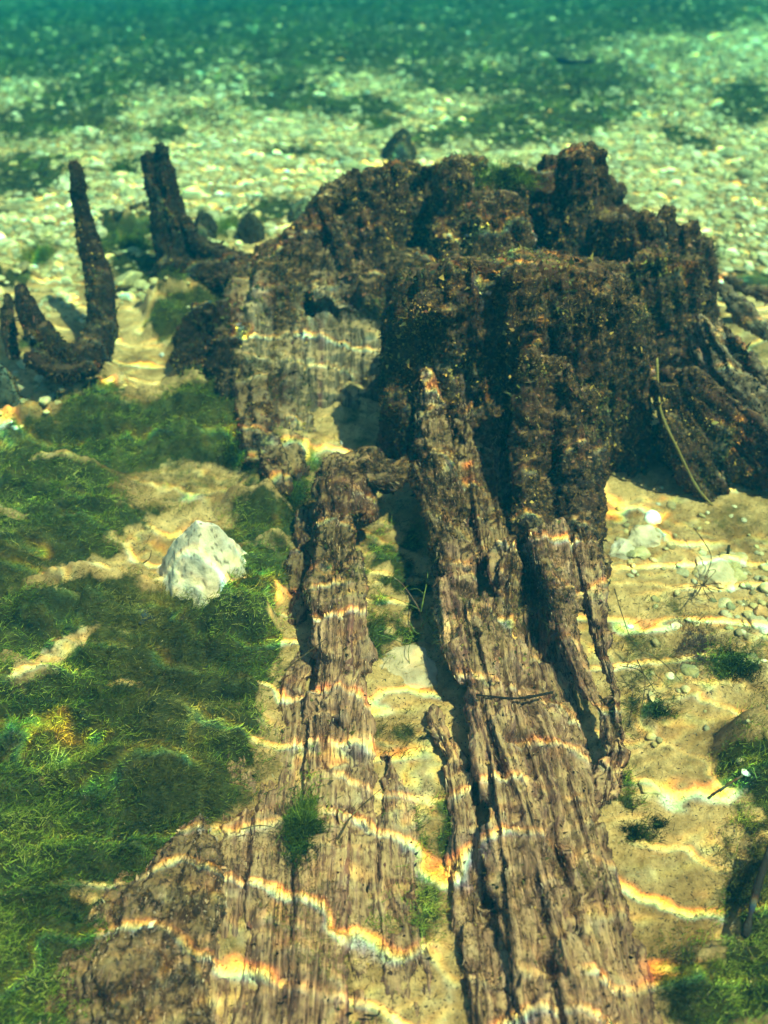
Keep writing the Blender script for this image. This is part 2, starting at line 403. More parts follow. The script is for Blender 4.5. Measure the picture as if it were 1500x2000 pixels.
def grow(chains, voxel=.007):
    V, Fc, off = [], [], 0; cs, ts, ss, ids, along = [], [], [], [], []
    for i, ch in enumerate(chains):
        v, f, caps, (C, T, S, rad) = ch
        V += [tuple(p) for p in v]; Fc += [tuple(a + off for a in q) for q in f] + [tuple(a + off for a in q) for q in caps]; off += len(v)
        d = np.concatenate([[0], np.cumsum(np.linalg.norm(np.diff(C, axis=0), axis=1))])
        cs.append(C); ts.append(T); ss.append(S); ids.append(np.full(len(C), i)); along.append(d)
    me = bpy.data.meshes.new('tmp'); me.from_pydata(V, [], Fc); me.update()
    o = bpy.data.objects.new('tmp', me); COL.objects.link(o)
    md = o.modifiers.new('r', 'REMESH'); md.mode = 'VOXEL'; md.voxel_size = voxel; md.use_smooth_shade = True
    sm = o.modifiers.new('s', 'SMOOTH'); sm.iterations = 7; sm.factor = .6
    dg = bpy.context.evaluated_depsgraph_get(); e = o.evaluated_get(dg); m2 = e.to_mesh()
    n = len(m2.vertices); v = np.empty(n * 3, np.float32); m2.vertices.foreach_get('co', v); v = v.reshape(-1, 3).astype(float)
    nr = np.empty(n * 3, np.float32); m2.vertex_normals.foreach_get('vector', nr); nr = nr.reshape(-1, 3).astype(float)
    nf = len(m2.polygons); lt = np.empty(nf, np.int32); m2.polygons.foreach_get('loop_total', lt)
    li = np.empty(len(m2.loops), np.int32); m2.loops.foreach_get('vertex_index', li)
    assert (lt == 4).all(); f = li.reshape(-1, 4)
    e.to_mesh_clear(); bpy.data.objects.remove(o); bpy.data.meshes.remove(me)
    cs = np.concatenate(cs); ts = np.concatenate(ts); ss = np.concatenate(ss); ids = np.concatenate(ids); along = np.concatenate(along)
    near = np.empty(n, int)
    for a in range(0, n, 4000):
        q = v[a:a + 4000]; near[a:a + 4000] = ((q[:, None, :] - cs[None]) ** 2).sum(-1).argmin(1)
    d = v - cs[near]
    across = (d * ss[near]).sum(1); al = along[near] + (d * ts[near]).sum(1)
    grow.tan = ts[near]
    return v, f, nr, across, al, ids[near]

def carve(v, nr, ac, al, idn, groove=.011, lump=.014, grit=.005, gs=26.):
    g = np.stack([ac * gs, al * gs * .07, idn * 3.7], -1)
    r1 = noise(g); r2 = noise(g * 2.3 + 9)
    h = groove * (-np.abs(r1) * 1.4 + .35 + .5 * r2)
    h += groove * .7 * -np.abs(noise(g * [4.1, 2.2, 1] + 31)) + groove * .5 * np.minimum(0, noise(g * [.45, 1.5, 1] + 3) - .1)
    h += lump * (fbm(v * 13, 3) + .7 * fbm(v * 5 + 8, 2) + .5 * np.abs(noise(v * [9, 9, 22]))) + grit * fbm(v * 70, 3)
    h -= groove * 1.3 * sstep(.32, .5, noise(v * [12, 12, 8] + 71)) + groove * .8 * sstep(.3, .5, noise(v * 27 + 5))
    return v + nr * h[:, None]

def flakes(v, f, nr_f, area, dens, size, palette_fn, rng=RNG, hang=.3, keep=None):
    """leafy scraps: each a bent quad standing off the surface"""
    n = int(area.sum() * dens)
    if n < 1: return None
    ix = rng.choice(len(f), n, p=area / area.sum())
    w = rng.random((n, 2)); A_, B_, C_, D_ = (v[f[ix, k]] for k in range(4))
    p = (A_ * (1 - w[:, :1]) + B_ * w[:, :1]) * (1 - w[:, 1:]) + (D_ * (1 - w[:, :1]) + C_ * w[:, :1]) * w[:, 1:]
    nn = nr_f[ix]
    # drop those that face the far side of the camera and those below the bed
    tocam = CAMP - p; tocam /= np.linalg.norm(tocam, axis=1)[:, None]
    k = ((nn * tocam).sum(1) > -.35) & (p[:, 2] > ground_z(p[:, 0], p[:, 1]) - .01)
    if keep is not None: k &= rng.random(n) < keep(p, nn)
    p, nn = p[k], nn[k]; n = len(p)
    r = rng.normal(size=(n, 3)); t = np.cross(nn, r); t /= np.linalg.norm(t, axis=1)[:, None]
    up = nn * rng.uniform(.1, .9, (n, 1)) + t * rng.uniform(.4, 1, (n, 1)) - np.array([0, 0, hang]) ; up /= np.linalg.norm(up, axis=1)[:, None]
    sd = np.cross(up, nn + .3 * rng.normal(size=(n, 3))); sd /= np.linalg.norm(sd, axis=1)[:, None] + 1e-9
    L_ = rng.gamma(4, .25, (n, 1)) * size; W_ = L_ * rng.uniform(.18, .6, (n, 1))
    base = p - nn * .002
    v0 = base - sd * W_ * .5; v1 = base + sd * W_ * .5
    mid = base + up * L_ * .55 + nn * L_ * .1
    v2 = mid + sd * W_ * .5; v3 = mid - sd * W_ * .6
    v4 = base + up * L_ + rng.normal(size=(n, 3)) * L_ * .25
    vv = np.stack([v0, v1, v2, v3, v4], 1).reshape(-1, 3)
    i = np.arange(n)[:, None] * 5
    ff = np.concatenate([i + np.array([0, 1, 2]), i + np.array([0, 2, 3]), i + np.array([3, 2, 4])])
    c = palette_fn(p, nn, rng); cc_ = np.repeat(c[:, None, :], 5, 1).reshape(-1, 3)
    return vv, ff, cc_

def strands(p, nrm, length, width, cols, rng, flow=(1, .5, 0), flow_k=1., lift=.35, segs=3, wild=1.):
    n = len(p)
    d = np.array(flow, float)[None] * flow_k + rng.normal(size=(n, 3)) * .8 * wild + nrm * lift; d /= np.linalg.norm(d, axis=1)[:, None]
    Ls = length * rng.gamma(4, .25, (n, 1)); bend = (rng.normal(size=(n, 3)) * .9 - [0, 0, .35]) * wild
    side = np.cross(d, rng.normal(size=(n, 3))); side /= np.linalg.norm(side, axis=1)[:, None]
    vs = []; q = p.copy()
    for k in range(segs + 1):
        t = k / segs; wd = width * (1 - .8 * t)
        if k < segs: vs += [q - side * wd, q + side * wd]
        else: vs += [q]
        d = d + bend / segs * .8; d /= np.linalg.norm(d, axis=1)[:, None]; q = q + d * Ls / segs
    m = 2 * segs + 1; V = np.stack(vs, 1).reshape(-1, 3); f = []
    for k in range(segs - 1): f += [(2 * k, 2 * k + 1, 2 * k + 3), (2 * k, 2 * k + 3, 2 * k + 2)]
    f.append((2 * segs - 2, 2 * segs - 1, 2 * segs))

    Fc = (np.array(f)[None] + (np.arange(n) * m)[:, None, None]).reshape(-1, 3)
    return V, Fc, np.repeat(cols, m, 0)

def face_data(v, f):
    a = v[f[:, 2]] - v[f[:, 0]]; c = v[f[:, 3]] - v[f[:, 1]]; n = np.cross(a, c); l = np.linalg.norm(n, axis=1)
    return n / (l[:, None] + 1e-12), l * .5

def lerp_pal(cols, t):
    cols = np.array(cols, float); t = np.clip(t, 0, .9999) * (len(cols) - 1); i = t.astype(int); fr = (t - i)[:, None]
    return cols[i] * (1 - fr) + cols[i + 1] * fr
DARKP = [(.005, .003, .002), (.014, .008, .004), (.045, .024, .009), (.17, .10, .026), (.42, .25, .05), (.6, .38, .08)]
REDP = [(.01, .005, .003), (.035, .016, .010), (.12, .04, .024), (.24, .09, .05), (.42, .24, .13)]
OLIVE = [(.015, .02, .006), (.04, .045, .01), (.09, .09, .016), (.16, .15, .03), (.28, .24, .06)]
OCHRE = [(870, 440, 70, 90), (820, 420, 30, 60), (1060, 480, 60, 60), (1100, 430, 40, 50), (880, 725, 80, 50, 20), (1050, 850, 30, 140), (650, 560, 40, 60), (500, 640, 40, 120), (900, 560, 60, 20), (950, 535, 60, 18), (1210, 900, 40, 130), (1330, 830, 60, 60), (930, 450, 60, 14), (700, 500, 30, 60)]
def crust_pal(bias=0.):
    def fn(p, nn, rng):
        qx, qy, _ = project(p); och = ell_mask(qx, qy, OCHRE, .7)
        n = len(p); t = .33 + bias + .6 * fbm(p * 9, 2) + rng.normal(size=n) * .22 + .42 * och * (rng.random(n) < .7)
        c = lerp_pal(DARKP, t)
        m1 = sstep(.15, .4, noise(p * 4 + 5) + rng.normal(size=n) * .15)[:, None]; c = c * (1 - m1) + lerp_pal(OLIVE, t + .05) * m1
        m2 = sstep(.1, .35, noise(p * 3.3 + 31) + .35 * nn[:, 2] + rng.normal(size=n) * .15 - .1)[:, None]; c = c * (1 - m2) + lerp_pal(REDP, t) * m2
        return c * rng.uniform(.75, 1.25, (n, 1))
    return fn

def wood_part(name, parent, chains, mat, bare, voxel=.007, flake=(36000, .0062), pal=None, label=None, carve_kw={}, top=False, fkeep=None, tagkw=None):
    v, f, nr, ac, al, idn = grow(chains, voxel)
    v = carve(v, nr, ac, al, idn, **carve_kw)
    px, py, _ = project(v)
    bv = bare(v, px, py) if callable(bare) else np.full(len(v), float(bare))
    o = put(name, v, f, mat, parent, attrs={'bare': bv, 'grain': np.stack([ac, al, idn * .37], -1)}, origin=None if parent else v.mean(0) * [1, 1, 0])
    if label: o['label'] = label
    if mat is M_wood:
        fn, area = face_data(v, f); rng = np.random.default_rng(len(v)); n = int(area.sum() * 16000); ix = rng.choice(len(f), n, p=area / area.sum())
        p = v[f[ix]].mean(1) + rng.normal(size=(n, 3)) * .0015; tt = grow.tan[f[ix, 0]]
        kk = (fn[ix] * (CAMP - p)).sum(1) > 0; p, tt, nn = p[kk], tt[kk], fn[ix][kk]; n = len(p)
        c = lerp_pal([(.02, .012, .009), (.08, .036, .028), (.22, .10, .068), (.48, .27, .15), (.72, .50, .29)], .42 + .5 * fbm(p * 22, 2) + rng.normal(size=n) * .25)
        V_, F_, T_ = strands(p + nn * .001, nn * .25 + tt * 3.2, .009, .0007, c, rng, flow=(0, 0, 0), lift=1., segs=2, wild=.25)
        a = put('wood_splinters', V_, F_, M_flake, o if not parent or parent.parent is None else parent, attrs={'tint': T_}, smooth=False); a['kind'] = 'stuff'
    fn, area = face_data(v, f); rng = np.random.default_rng(len(v) + 1); n = int(area.sum() * (60000 if mat is M_wood else 42000)); ix = rng.choice(len(f), n, p=area / area.sum())
    p = v[f[ix]].mean(1) + rng.normal(size=(n, 3)) * .0025; nn = fn[ix]
    mk = sstep(.12, .42, noise(p * 5.5 + 40) + .35 * noise(p * 17) + (.25 * nn[:, 2] if mat is not M_wood else -.06))
    kk = (rng.random(n) < mk) & ((nn * (CAMP - p)).sum(1) > -.2 * 2) & (p[:, 2] > ground_z(p[:, 0], p[:, 1]) - .005); p, nn = p[kk], nn[kk]; n = len(p)
    t = .45 + .5 * fbm(p * 11, 2) + rng.normal(size=n) * .18; w_ = (rng.random(n) < sstep(-.2, .25, noise(p * 3 + 60)))[:, None]
    c = np.where(w_, lerp_pal(OLIVE, t), lerp_pal([(.02, .01, .006), (.07, .035, .014), (.17, .08, .03), (.30, .17, .06)], t))
    if n:
        V_, F_, T_ = strands(p + nn * .001, nn * .8, .010, .0005, c, rng, flow=(.1, -.1, -.5), lift=1., segs=2)
        a = put('algae_threads', V_, F_, M_flake, o if not parent or parent.parent is None else parent, attrs={'tint': T_}, smooth=False); a['kind'] = 'stuff'
    if flake and flake[0]:
        fn, area = face_data(v, f)
        def keep(p, nn):
            k = 1. - (.85 * bare(p, *project(p)[:2]) if callable(bare) else .85 * bare)
            k = np.clip(k + .35 * noise(p * 16), 0.02, 1)
            return k * (fkeep(p) if fkeep else 1)
        r = flakes(v, f, fn, area, flake[0], flake[1], pal or crust_pal(), keep=keep)
        if r:
            a = put('algae_fringe', r[0], r[1], M_flake, o if not parent or parent.parent is None else parent, attrs={'tint': r[2]}, smooth=False)
            a['kind'] = 'stuff'
    return o

# ------------------------------------------------------------------ the stump
stump = thing('tree_stump', 'huge algae-crusted hollow tree stump with ridged bark walls and spreading roots', 'tree stump', (.1, 2.2, 0))
def by(a, b_, lo, hi):      # bareness growing down the photo, towards the lens
    def fn(v, px, py): return lo + (hi - lo) * sstep(a, b_, py)
    return fn
# back wall with its uneven crown
bw = []
Y0 = 2.72
tops = [(655, 385, 30), (690, 345, 32), (728, 322, 30), (765, 312, 30), (800, 312, 32), (840, 315, 34), (885, 300, 34), (925, 300, 28), (960, 345, 30),
        (1000, 352, 28), (1045, 330, 30), (1080, 300, 34), (1120, 282, 34), (1155, 285, 32), (1185, 345, 30), (1215, 395, 28)]
for i, (x, y, r) in enumerate(tops):
    d = Y0 + .05 * math.sin(i * 1.9) - (.05 if i % 3 == 0 else 0)
    if x > 1030: d -= .07
    bw.append(chain('y', [(x, y + r * .6, d, r), (x + 2, y + 90, d - .02, r * 1.4), (x - 4, 500, d - .06, r * 1.5), (x - 8, 640, d - .1, r * 1.5)], .6))
bw.append(chain('y', [(680, 450, 2.62, 60), (830, 430, 2.66, 70), (1000, 450, 2.68, 70), (1180, 480, 2.6, 70)], .6, ref=(0, 1, .3)))
bw.append(chain('y', [(680, 560, 2.52, 60), (830, 540, 2.56, 70), (1000, 540, 2.58, 70), (1180, 560, 2.5, 70)], .6, ref=(0, 1, .3)))
bw.append(chain('y', [(1010, 350, 2.74, 16), (1008, 322, 2.76, 13)], .8))
wood_part('back_wall', stump, bw, M_crust, .15, label='ridged back wall with a lumpy crown')
# inner knob left of the yellow patch
kn = [chain('y', [(900, 470, 2.42, 34), (960, 400, 2.44, 30), (1000, 405, 2.44, 24), (1015, 470, 2.4, 26)], .8),
      chain('y', [(960, 400, 2.42, 40), (950, 470, 2.38, 52), (940, 560, 2.34, 58)], .7), chain('y', [(890, 470, 2.4, 24), (880, 560, 2.36, 30)], .7)]
wood_part('inner_knob', stump, kn, M_crust, .25)
# stepped right shoulder
rs = []
for (x, y, r, d) in [(1180, 420, 36, 2.5), (1225, 425, 30, 2.45), (1268, 425, 26, 2.46), (1305, 412, 22, 2.5), (1340, 438, 24, 2.48), (1372, 462, 22, 2.5)]:
    rs.append(chain('y', [(x, y + r * .5, d, r), (x + 3, y + 90, d - .03, r * 1.25), (x + 6, y + 200, d - .08, r * 1.3), (x + 10, 690, d - .15, r * 1.1)], .8))
for (x, y, r, d) in [(1200, 520, 34, 2.3), (1250, 500, 34, 2.3), (1300, 490, 34, 2.3), (1340, 500, 30, 2.32), (1368, 540, 20, 2.36)]:
    rs.append(chain('y', [(x, y + r * .5, d, r), (x + 4, y + 100, d - .03, r * 1.1), (x + 6, 690, d - .08, r)], .8))
rs.append(chain('y', [(1380, 480, 2.5, 14), (1392, 560, 2.45, 11), (1394, 620, 2.4, 8), (1392, 650, 2.38, 5)], .8))
wood_part('right_shoulder', stump, rs, M_crust, .12, label='stepped right shoulder of the stump')
# left flank running down to the bed
lf = [chain('y', [(700, 345, 2.7, 26), (640, 395, 2.66, 26), (590, 445, 2.62, 26), (545, 490, 2.58, 24), (515, 545, 2.48, 26), (505, 640, 2.34, 30), (510, 760, 2.13, 34), (524, 880, 1.92, 36), (545, 950, 1.80, 28)], .7),
      chain('y', [(650, 400, 2.62, 36), (610, 470, 2.56, 38), (575, 550, 2.46, 36), (560, 640, 2.36, 34), (562, 720, 2.22, 30), (560, 840, 2.02, 30), (575, 930, 1.86, 28)], .7),
      chain('y', [(700, 380, 2.64, 36), (680, 470, 2.58, 38), (650, 560, 2.5, 40), (640, 640, 2.42, 40)], .7),
      chain('y', [(640, 420, 2.58, 14), (668, 480, 2.54, 13), (690, 560, 2.48, 14), (705, 640, 2.42, 14)], .8),
      chain('y', [(740, 350, 2.64, 32), (735, 450, 2.58, 36), (725, 560, 2.5, 36), (720, 640, 2.42, 34)], .7),
      chain('y', [(480, 520, 2.62, 34), (478, 600, 2.43, 36), (484, 700, 2.26, 36), (488, 800, 2.08, 34), (500, 900, 1.90, 28)], .7),
      chain('y', [(660, 520, 2.53, 60), (652, 620, 2.40, 68), (652, 720, 2.24, 66), (652, 790, 2.12, 56)], .4),
      chain('y', [(724, 560, 2.48, 50), (720, 660, 2.34, 50), (716, 770, 2.17, 46)], .4), chain('y', [(590, 640, 2.4, 50), (588, 740, 2.22, 46), (582, 850, 2.03, 38)], .4),
      chain('y', [(660, 385, 2.7, 30), (600, 440, 2.68, 34), (545, 500, 2.64, 40), (500, 540, 2.6, 44)], .8), chain('y', [(600, 480, 2.6, 60), (540, 560, 2.48, 60), (520, 700, 2.28, 54), (530, 850, 2.02, 46)], .6),
      chain('y', [(560, 520, 2.56, 60), (545, 640, 2.44, 60), (540, 760, 2.3, 50)], .5)]
wood_part('left_flank', stump, lf, M_crust, lambda v, px, py: .1 + .6 * ell_mask(px, py, [(660, 730, 110, 170), (500, 640, 34, 100)], .6) + .15 * sstep(.0, .12, noise(v * 5)), label='left flank sloping down to the sand')
# front slab
fs = []
for i, (x, y, r, d) in enumerate([(772, 585, 26, 2.04), (800, 555, 32, 2.01), (840, 535, 32, 1.99), (880, 520, 34, 1.99), (925, 512, 36, 1.98), (975, 510, 34, 1.97), (1020, 514, 36, 1.97), (1065, 512, 34, 1.98),
                                  (1110, 518, 34, 1.97), (1155, 530, 34, 1.98), (1198, 550, 32, 2.0), (1232, 585, 30, 2.03)]):
    xb = x + (x - 1000) * .02; j = .014 * math.sin(i * 2.4); rr_ = r * (.9 if i % 2 else 1.15)
    fs.append(chain('y', [(x, y + r * .7, d, r), (x, y + 70, d - .02 - j, rr_), (xb, 750, d - .05 - j, rr_ * 1.05), (xb, 900, d - .08 - j, rr_ * 1.05), (xb, 1030, d - .1, rr_)], .95))
fs.append(chain('y', [(800, 640, 2.02, 60), (960, 640, 1.985, 70), (1220, 660, 2.02, 60)], .7)); fs.append(chain('y', [(800, 800, 1.98, 70), (960, 800, 1.945, 80), (1220, 820, 1.98, 70)], .7)); fs.append(chain('y', [(860, 950, 1.95, 70), (960, 950, 1.93, 80), (1220, 960, 1.95, 50)], .7))
fs.append(chain('y', [(764, 620, 2.02, 22), (768, 700, 1.98, 22), (782, 800, 1.93, 24), (806, 900, 1.86, 28), (825, 960, 1.80, 24)], .8))
fs.append(chain('y', [(1246, 620, 2.06, 26), (1250, 750, 2.0, 22), (1246, 850, 1.95, 26), (1240, 960, 1.88, 28), (1215, 1030, 1.82, 26)], .9))
for (x0, x1, py, d, r) in [(800, 1220, 528, 2.09, 34), (830, 1200, 512, 2.19, 32), (860, 1160, 505, 2.3, 28)]:
    fs.append(chain('y', [(x0, py + 25, d, r), (x0 + 90, py + 4, d, r), ((x0 + x1) / 2, py - 4, d, r), (x1 - 90, py + 6, d, r), (x1, py + 34, d, r)], .6, ref=(0, .3, 1)))
fs.append(chain('y', [(790, 640, 1.98, 26), (830, 590, 1.95, 22), (870, 610, 1.94, 20)], .8))
wood_part('front_slab', stump, fs, M_crust, lambda v, px, py: .08 + .35 * ell_mask(px, py, [(880, 740, 90, 50, 25)], .5), voxel=.006, label='upright front slab with a rounded reddish top edge')
# pilaster and the bundle of roots running towards the lens
pl = [chain('y', [(1045, 710, 1.80, 34), (1040, 800, 1.76, 42), (1035, 950, 1.66, 44), (1060, 1080, 1.52, 46)], .9),
      chain('y', [(1100, 735, 1.80, 32), (1110, 830, 1.74, 40), (1120, 960, 1.64, 44), (1140, 1080, 1.52, 44)], .9),
      chain('y', [(1140, 775, 1.82, 26), (1152, 870, 1.76, 28), (1158, 980, 1.68, 30), (1175, 1100, 1.56, 24)], .9),
      chain('y', [(1070, 720, 1.84, 40), (1080, 850, 1.8, 60), (1090, 1000, 1.7, 70)], .8)]
wood_part('buttress', stump, pl, M_crust, by(800, 1100, .12, .35), voxel=.0055, label='rounded buttress standing out from the front slab')
def rz(pts, flat=.7, dz=0.): return chain('z', [(x, y, z + dz, r) for x, y, z, r in pts], flat)
rr = [chain('y', [(826, 650, 2.03, 24), (836, 740, 1.93, 28), (846, 810, 1.86, 32), (856, 900, 1.74, 34), (872, 1000, 1.61, 38), (884, 1110, 1.45, 42)], .9),
      chain('y', [(900, 720, 1.97, 28), (910, 830, 1.87, 32), (920, 960, 1.70, 34), (935, 1090, 1.50, 34)], .9),
      chain('y', [(960, 720, 1.97, 26), (966, 860, 1.84, 30), (975, 1000, 1.66, 32), (985, 1110, 1.48, 34)], .9),
      rz([(880, 1080, .16, 42), (888, 1140, .145, 46), (905, 1240, .12, 48), (935, 1350, .105, 42), (965, 1460, .10, 44), (990, 1600, .095, 50), (1020, 1800, .09, 60), (1060, 2060, .085, 76)], .8),
      rz([(988, 1080, .16, 36), (988, 1130, .148, 36), (985, 1240, .115, 36), (1010, 1380, .095, 36), (1050, 1500, .09, 38), (1090, 1650, .085, 44), (1130, 1850, .08, 56), (1170, 2060, .075, 66)], .8),
      rz([(1070, 1040, .20, 40), (1085, 1150, .16, 40), (1110, 1260, .12, 34), (1160, 1360, .10, 26), (1190, 1440, .09, 24), (1180, 1560, .06, 24)], .8),
      rz([(1140, 1060, .17, 34), (1155, 1150, .15, 30), (1175, 1250, .13, 22), (1200, 1340, .12, 16), (1212, 1430, .10, 15), (1212, 1540, .06, 14)], .9),
      rz([(1050, 1100, .12, 50), (1060, 1300, .06, 60), (1100, 1450, .045, 60)], .5),
      rz([(1040, 1360, .085, 30), (1080, 1420, .08, 34), (1120, 1520, .075, 38), (1160, 1650, .07, 40), (1200, 1800, .06, 44), (1260, 2060, .05, 56)], .7),
      rz([(848, 1385, .05, 10), (862, 1440, .06, 24), (888, 1510, .055, 26), (905, 1600, .05, 28), (915, 1700, .05, 30), (930, 1850, .055, 34), (945, 2060, .06, 44)], .8),
      rz([(940, 1180, .15, 26), (955, 1300, .12, 24), (985, 1430, .11, 22), (1030, 1560, .105, 24), (1075, 1720, .10, 28), (1120, 1900, .10, 34), (1160, 2060, .095, 40)], .8),
      rz([(806, 900, .14, 20), (835, 960, .15, 24), (870, 1040, .15, 30)], .8)]
wood_part('spreading_root', stump, rr, M_wood, lambda v, px, py: .34 + .34 * sstep(950, 1500, py) + .25 * noise(v * [7, 4, 7] + 3), voxel=.0048, flake=(30000, .0045), carve_kw=dict(groove=.016, lump=.009, grit=.003, gs=52.), label='long bundle of weathered roots reaching towards the lens')
# right fan of roots
fan = [rz([(1278, 745, .28, 12), (1296, 820, .20, 16), (1330, 900, .11, 20), (1365, 965, .03, 20), (1392, 990, .0, 14)], .8),
       rz([(1296, 760, .26, 26), (1330, 840, .17, 30), (1370, 920, .08, 32), (1410, 975, .0, 22)], .6),
       rz([(1330, 760, .26, 34), (1370, 830, .18, 38), (1420, 900, .09, 38), (1460, 950, .02, 28)], .6),
       rz([(1340, 740, .275, 34), (1390, 800, .215, 38), (1450, 870, .13, 40), (1510, 940, .06, 34)], .6),
       rz([(1350, 735, .29, 24), (1410, 780, .245, 28), (1480, 840, .18, 30), (1580, 910, .12, 34)], .7),
       rz([(1300, 740, .25, 34), (1350, 745, .25, 36), (1400, 775, .22, 36)], .5),
       rz([(1290, 850, .08, 50), (1340, 930, .02, 40)], .5)]
wood_part('fan_root', stump, fan, M_crust, .22, label='fan of splayed roots on the right', carve_kw=dict(groove=.014, lump=.006, grit=.003, gs=55.))
fan2 = [rz([(1360, 650, .30, 26), (1390, 710, .26, 34), (1440, 790, .21, 40), (1540, 890, .14, 44)], .6), rz([(1385, 640, .30, 24), (1425, 710, .25, 34), (1490, 790, .19, 38), (1580, 850, .15, 40)], .6),
        rz([(1370, 620, .34, 16), (1400, 680, .30, 26), (1450, 760, .24, 34), (1560, 870, .17, 40)], .7),
        rz([(1340, 640, .30, 9), (1365, 700, .26, 9), (1390, 745, .22, 8)], .9),
        rz([(1400, 640, .28, 26), (1450, 700, .22, 34), (1520, 770, .18, 34), (1580, 810, .16, 34)], .6)]
wood_part('fan_root', stump, fan2, M_crust, .5, label='silty root ribs behind the right fan', carve_kw=dict(groove=.014, lump=.006, grit=.003, gs=55.))
fan3 = [rz([(1405, 560, .20, 16), (1430, 590, .18, 22), (1470, 630, .12, 24), (1500, 655, .08, 18)], .8)]
wood_part('fan_root', stump, fan3, M_crust, .6, label='short silt-dusted root stub at the far right')
fan4 = [rz([(1420, 545, .16, 8), (1460, 562, .13, 12), (1520, 590, .1, 14), (1600, 620, .08, 14)], .8)]
wood_part('fan_root', stump, fan4, M_crust, .4, label='thin dark root at the far right edge')
# left upright root joined to the stump by a low saddle
ur = [chain('y', [(350, 480, 2.88, 30), (345, 560, 2.76, 44), (350, 620, 2.66, 40)], .8), chain('y', [(440, 510, 2.8, 36), (430, 580, 2.7, 50), (430, 640, 2.6, 44)], .7), chain('y', [(318, 295, 2.98, 12), (322, 330, 2.96, 20), (335, 400, 2.92, 24), (350, 470, 2.88, 30), (365, 550, 2.8, 44)], .9),
      chain('y', [(292, 310, 2.98, 15), (300, 360, 2.95, 18), (312, 420, 2.92, 20), (325, 480, 2.88, 24), (335, 560, 2.8, 34)], .9),
      chain('y', [(362, 430, 2.9, 14), (380, 470, 2.86, 22), (420, 500, 2.8, 28), (470, 520, 2.74, 34), (510, 530, 2.68, 36)], .8),
      chain('y', [(340, 540, 2.8, 50), (400, 545, 2.72, 52), (470, 560, 2.66, 50)], .7),
      chain('y', [(318, 295, 2.98, 10), (317, 286, 2.98, 8)], .8)]
wood_part('upright_root', stump, ur, M_black, .02, carve_kw=dict(groove=.008, lump=.007, grit=.004, gs=50.), pal=crust_pal(-.2), label='broken upright root post left of the stump')
lb = [rz([(400, 610, .20, 34), (380, 690, .10, 46), (370, 770, .03, 40)], .7), rz([(450, 650, .18, 40), (450, 740, .09, 50), (460, 820, .03, 40)], .7), rz([(440, 600, .20, 22), (420, 650, .14, 34), (400, 720, .05, 34)], .7), rz([(370, 640, .14, 20), (370, 700, .05, 24)], .8), rz([(440, 640, .15, 40), (450, 720, .08, 40)], .6)]
wood_part('low_root', stump, lb, M_black, .05, label='dark tangled root lump at the left foot of the stump')

# curved root at the far left
cr = thing('curved_root', 'smooth near-black hook-shaped root with tall and short prongs, left of the stump', 'root', (-.7, 2.35, 0))
SM = dict(groove=.006, lump=.005, grit=.003, gs=60.)
v1 = [chain('y', [(147, 322, 2.72, 13), (152, 360, 2.70, 16), (160, 420, 2.67, 19), (176, 480, 2.61, 25), (194, 560, 2.52, 30), (200, 630, 2.42, 34), (186, 680, 2.34, 38), (150, 706, 2.28, 38), (110, 690, 2.27, 36), (76, 650, 2.29, 32), (54, 605, 2.33, 25), (40, 566, 2.38, 15)], .9),
      chain('y', [(186, 480, 2.6, 14), (206, 560, 2.52, 20), (214, 640, 2.42, 20)], .9),
      chain('y', [(60, 700, 2.24, 20), (120, 730, 2.2, 26), (180, 720, 2.22, 24)], .7)]
wood_part('bent_stem', cr, v1, M_black, .0, carve_kw=SM, pal=crust_pal(-.2))
v3 = [chain('y', [(24, 690, 2.36, 16), (15, 620, 2.42, 16), (15, 578, 2.48, 11)], .9)]
o3 = thing('root_stub', 'slim dark root stub at the left edge beside the hook-shaped root', 'root', (-.98, 2.55, 0))
wood_part('stem', o3, v3, M_black, .0, carve_kw=SM, pal=crust_pal(-.2))
# side rocks far left edge handled with stones

# ------------------------------------------------------------------ long forked root in the middle and the weathered slab it becomes
mid = thing('fallen_root', 'long weathered root with a knobbly head, lying between the slab and the big root bundle', 'root', (-.1, 1.5, 0))
mh = [rz([(648, 950, .17, 34), (662, 918, .185, 38), (712, 908, .185, 42), (752, 930, .17, 32)], .85), rz([(700, 950, .15, 44), (715, 1000, .12, 34)], .7),
      rz([(655, 930, .16, 34), (655, 1010, .145, 40), (650, 1100, .13, 44), (655, 1200, .115, 48), (655, 1300, .10, 52), (650, 1400, .085, 60)], .75),
      rz([(690, 1080, .12, 20), (700, 1180, .10, 22), (705, 1300, .09, 24)], .8),
      rz([(755, 940, .13, 22), (790, 915, .14, 20), (815, 890, .155, 16)], .9)]
wood_part('root_head', mid, mh, M_wood, lambda v, px, py: .28 + .4 * sstep(1100, 1320, py) + .25 * noise(v * [7, 4, 7] + 3), voxel=.0048, flake=(30000, .0045), carve_kw=dict(groove=.016, lump=.009, grit=.003, gs=52.))
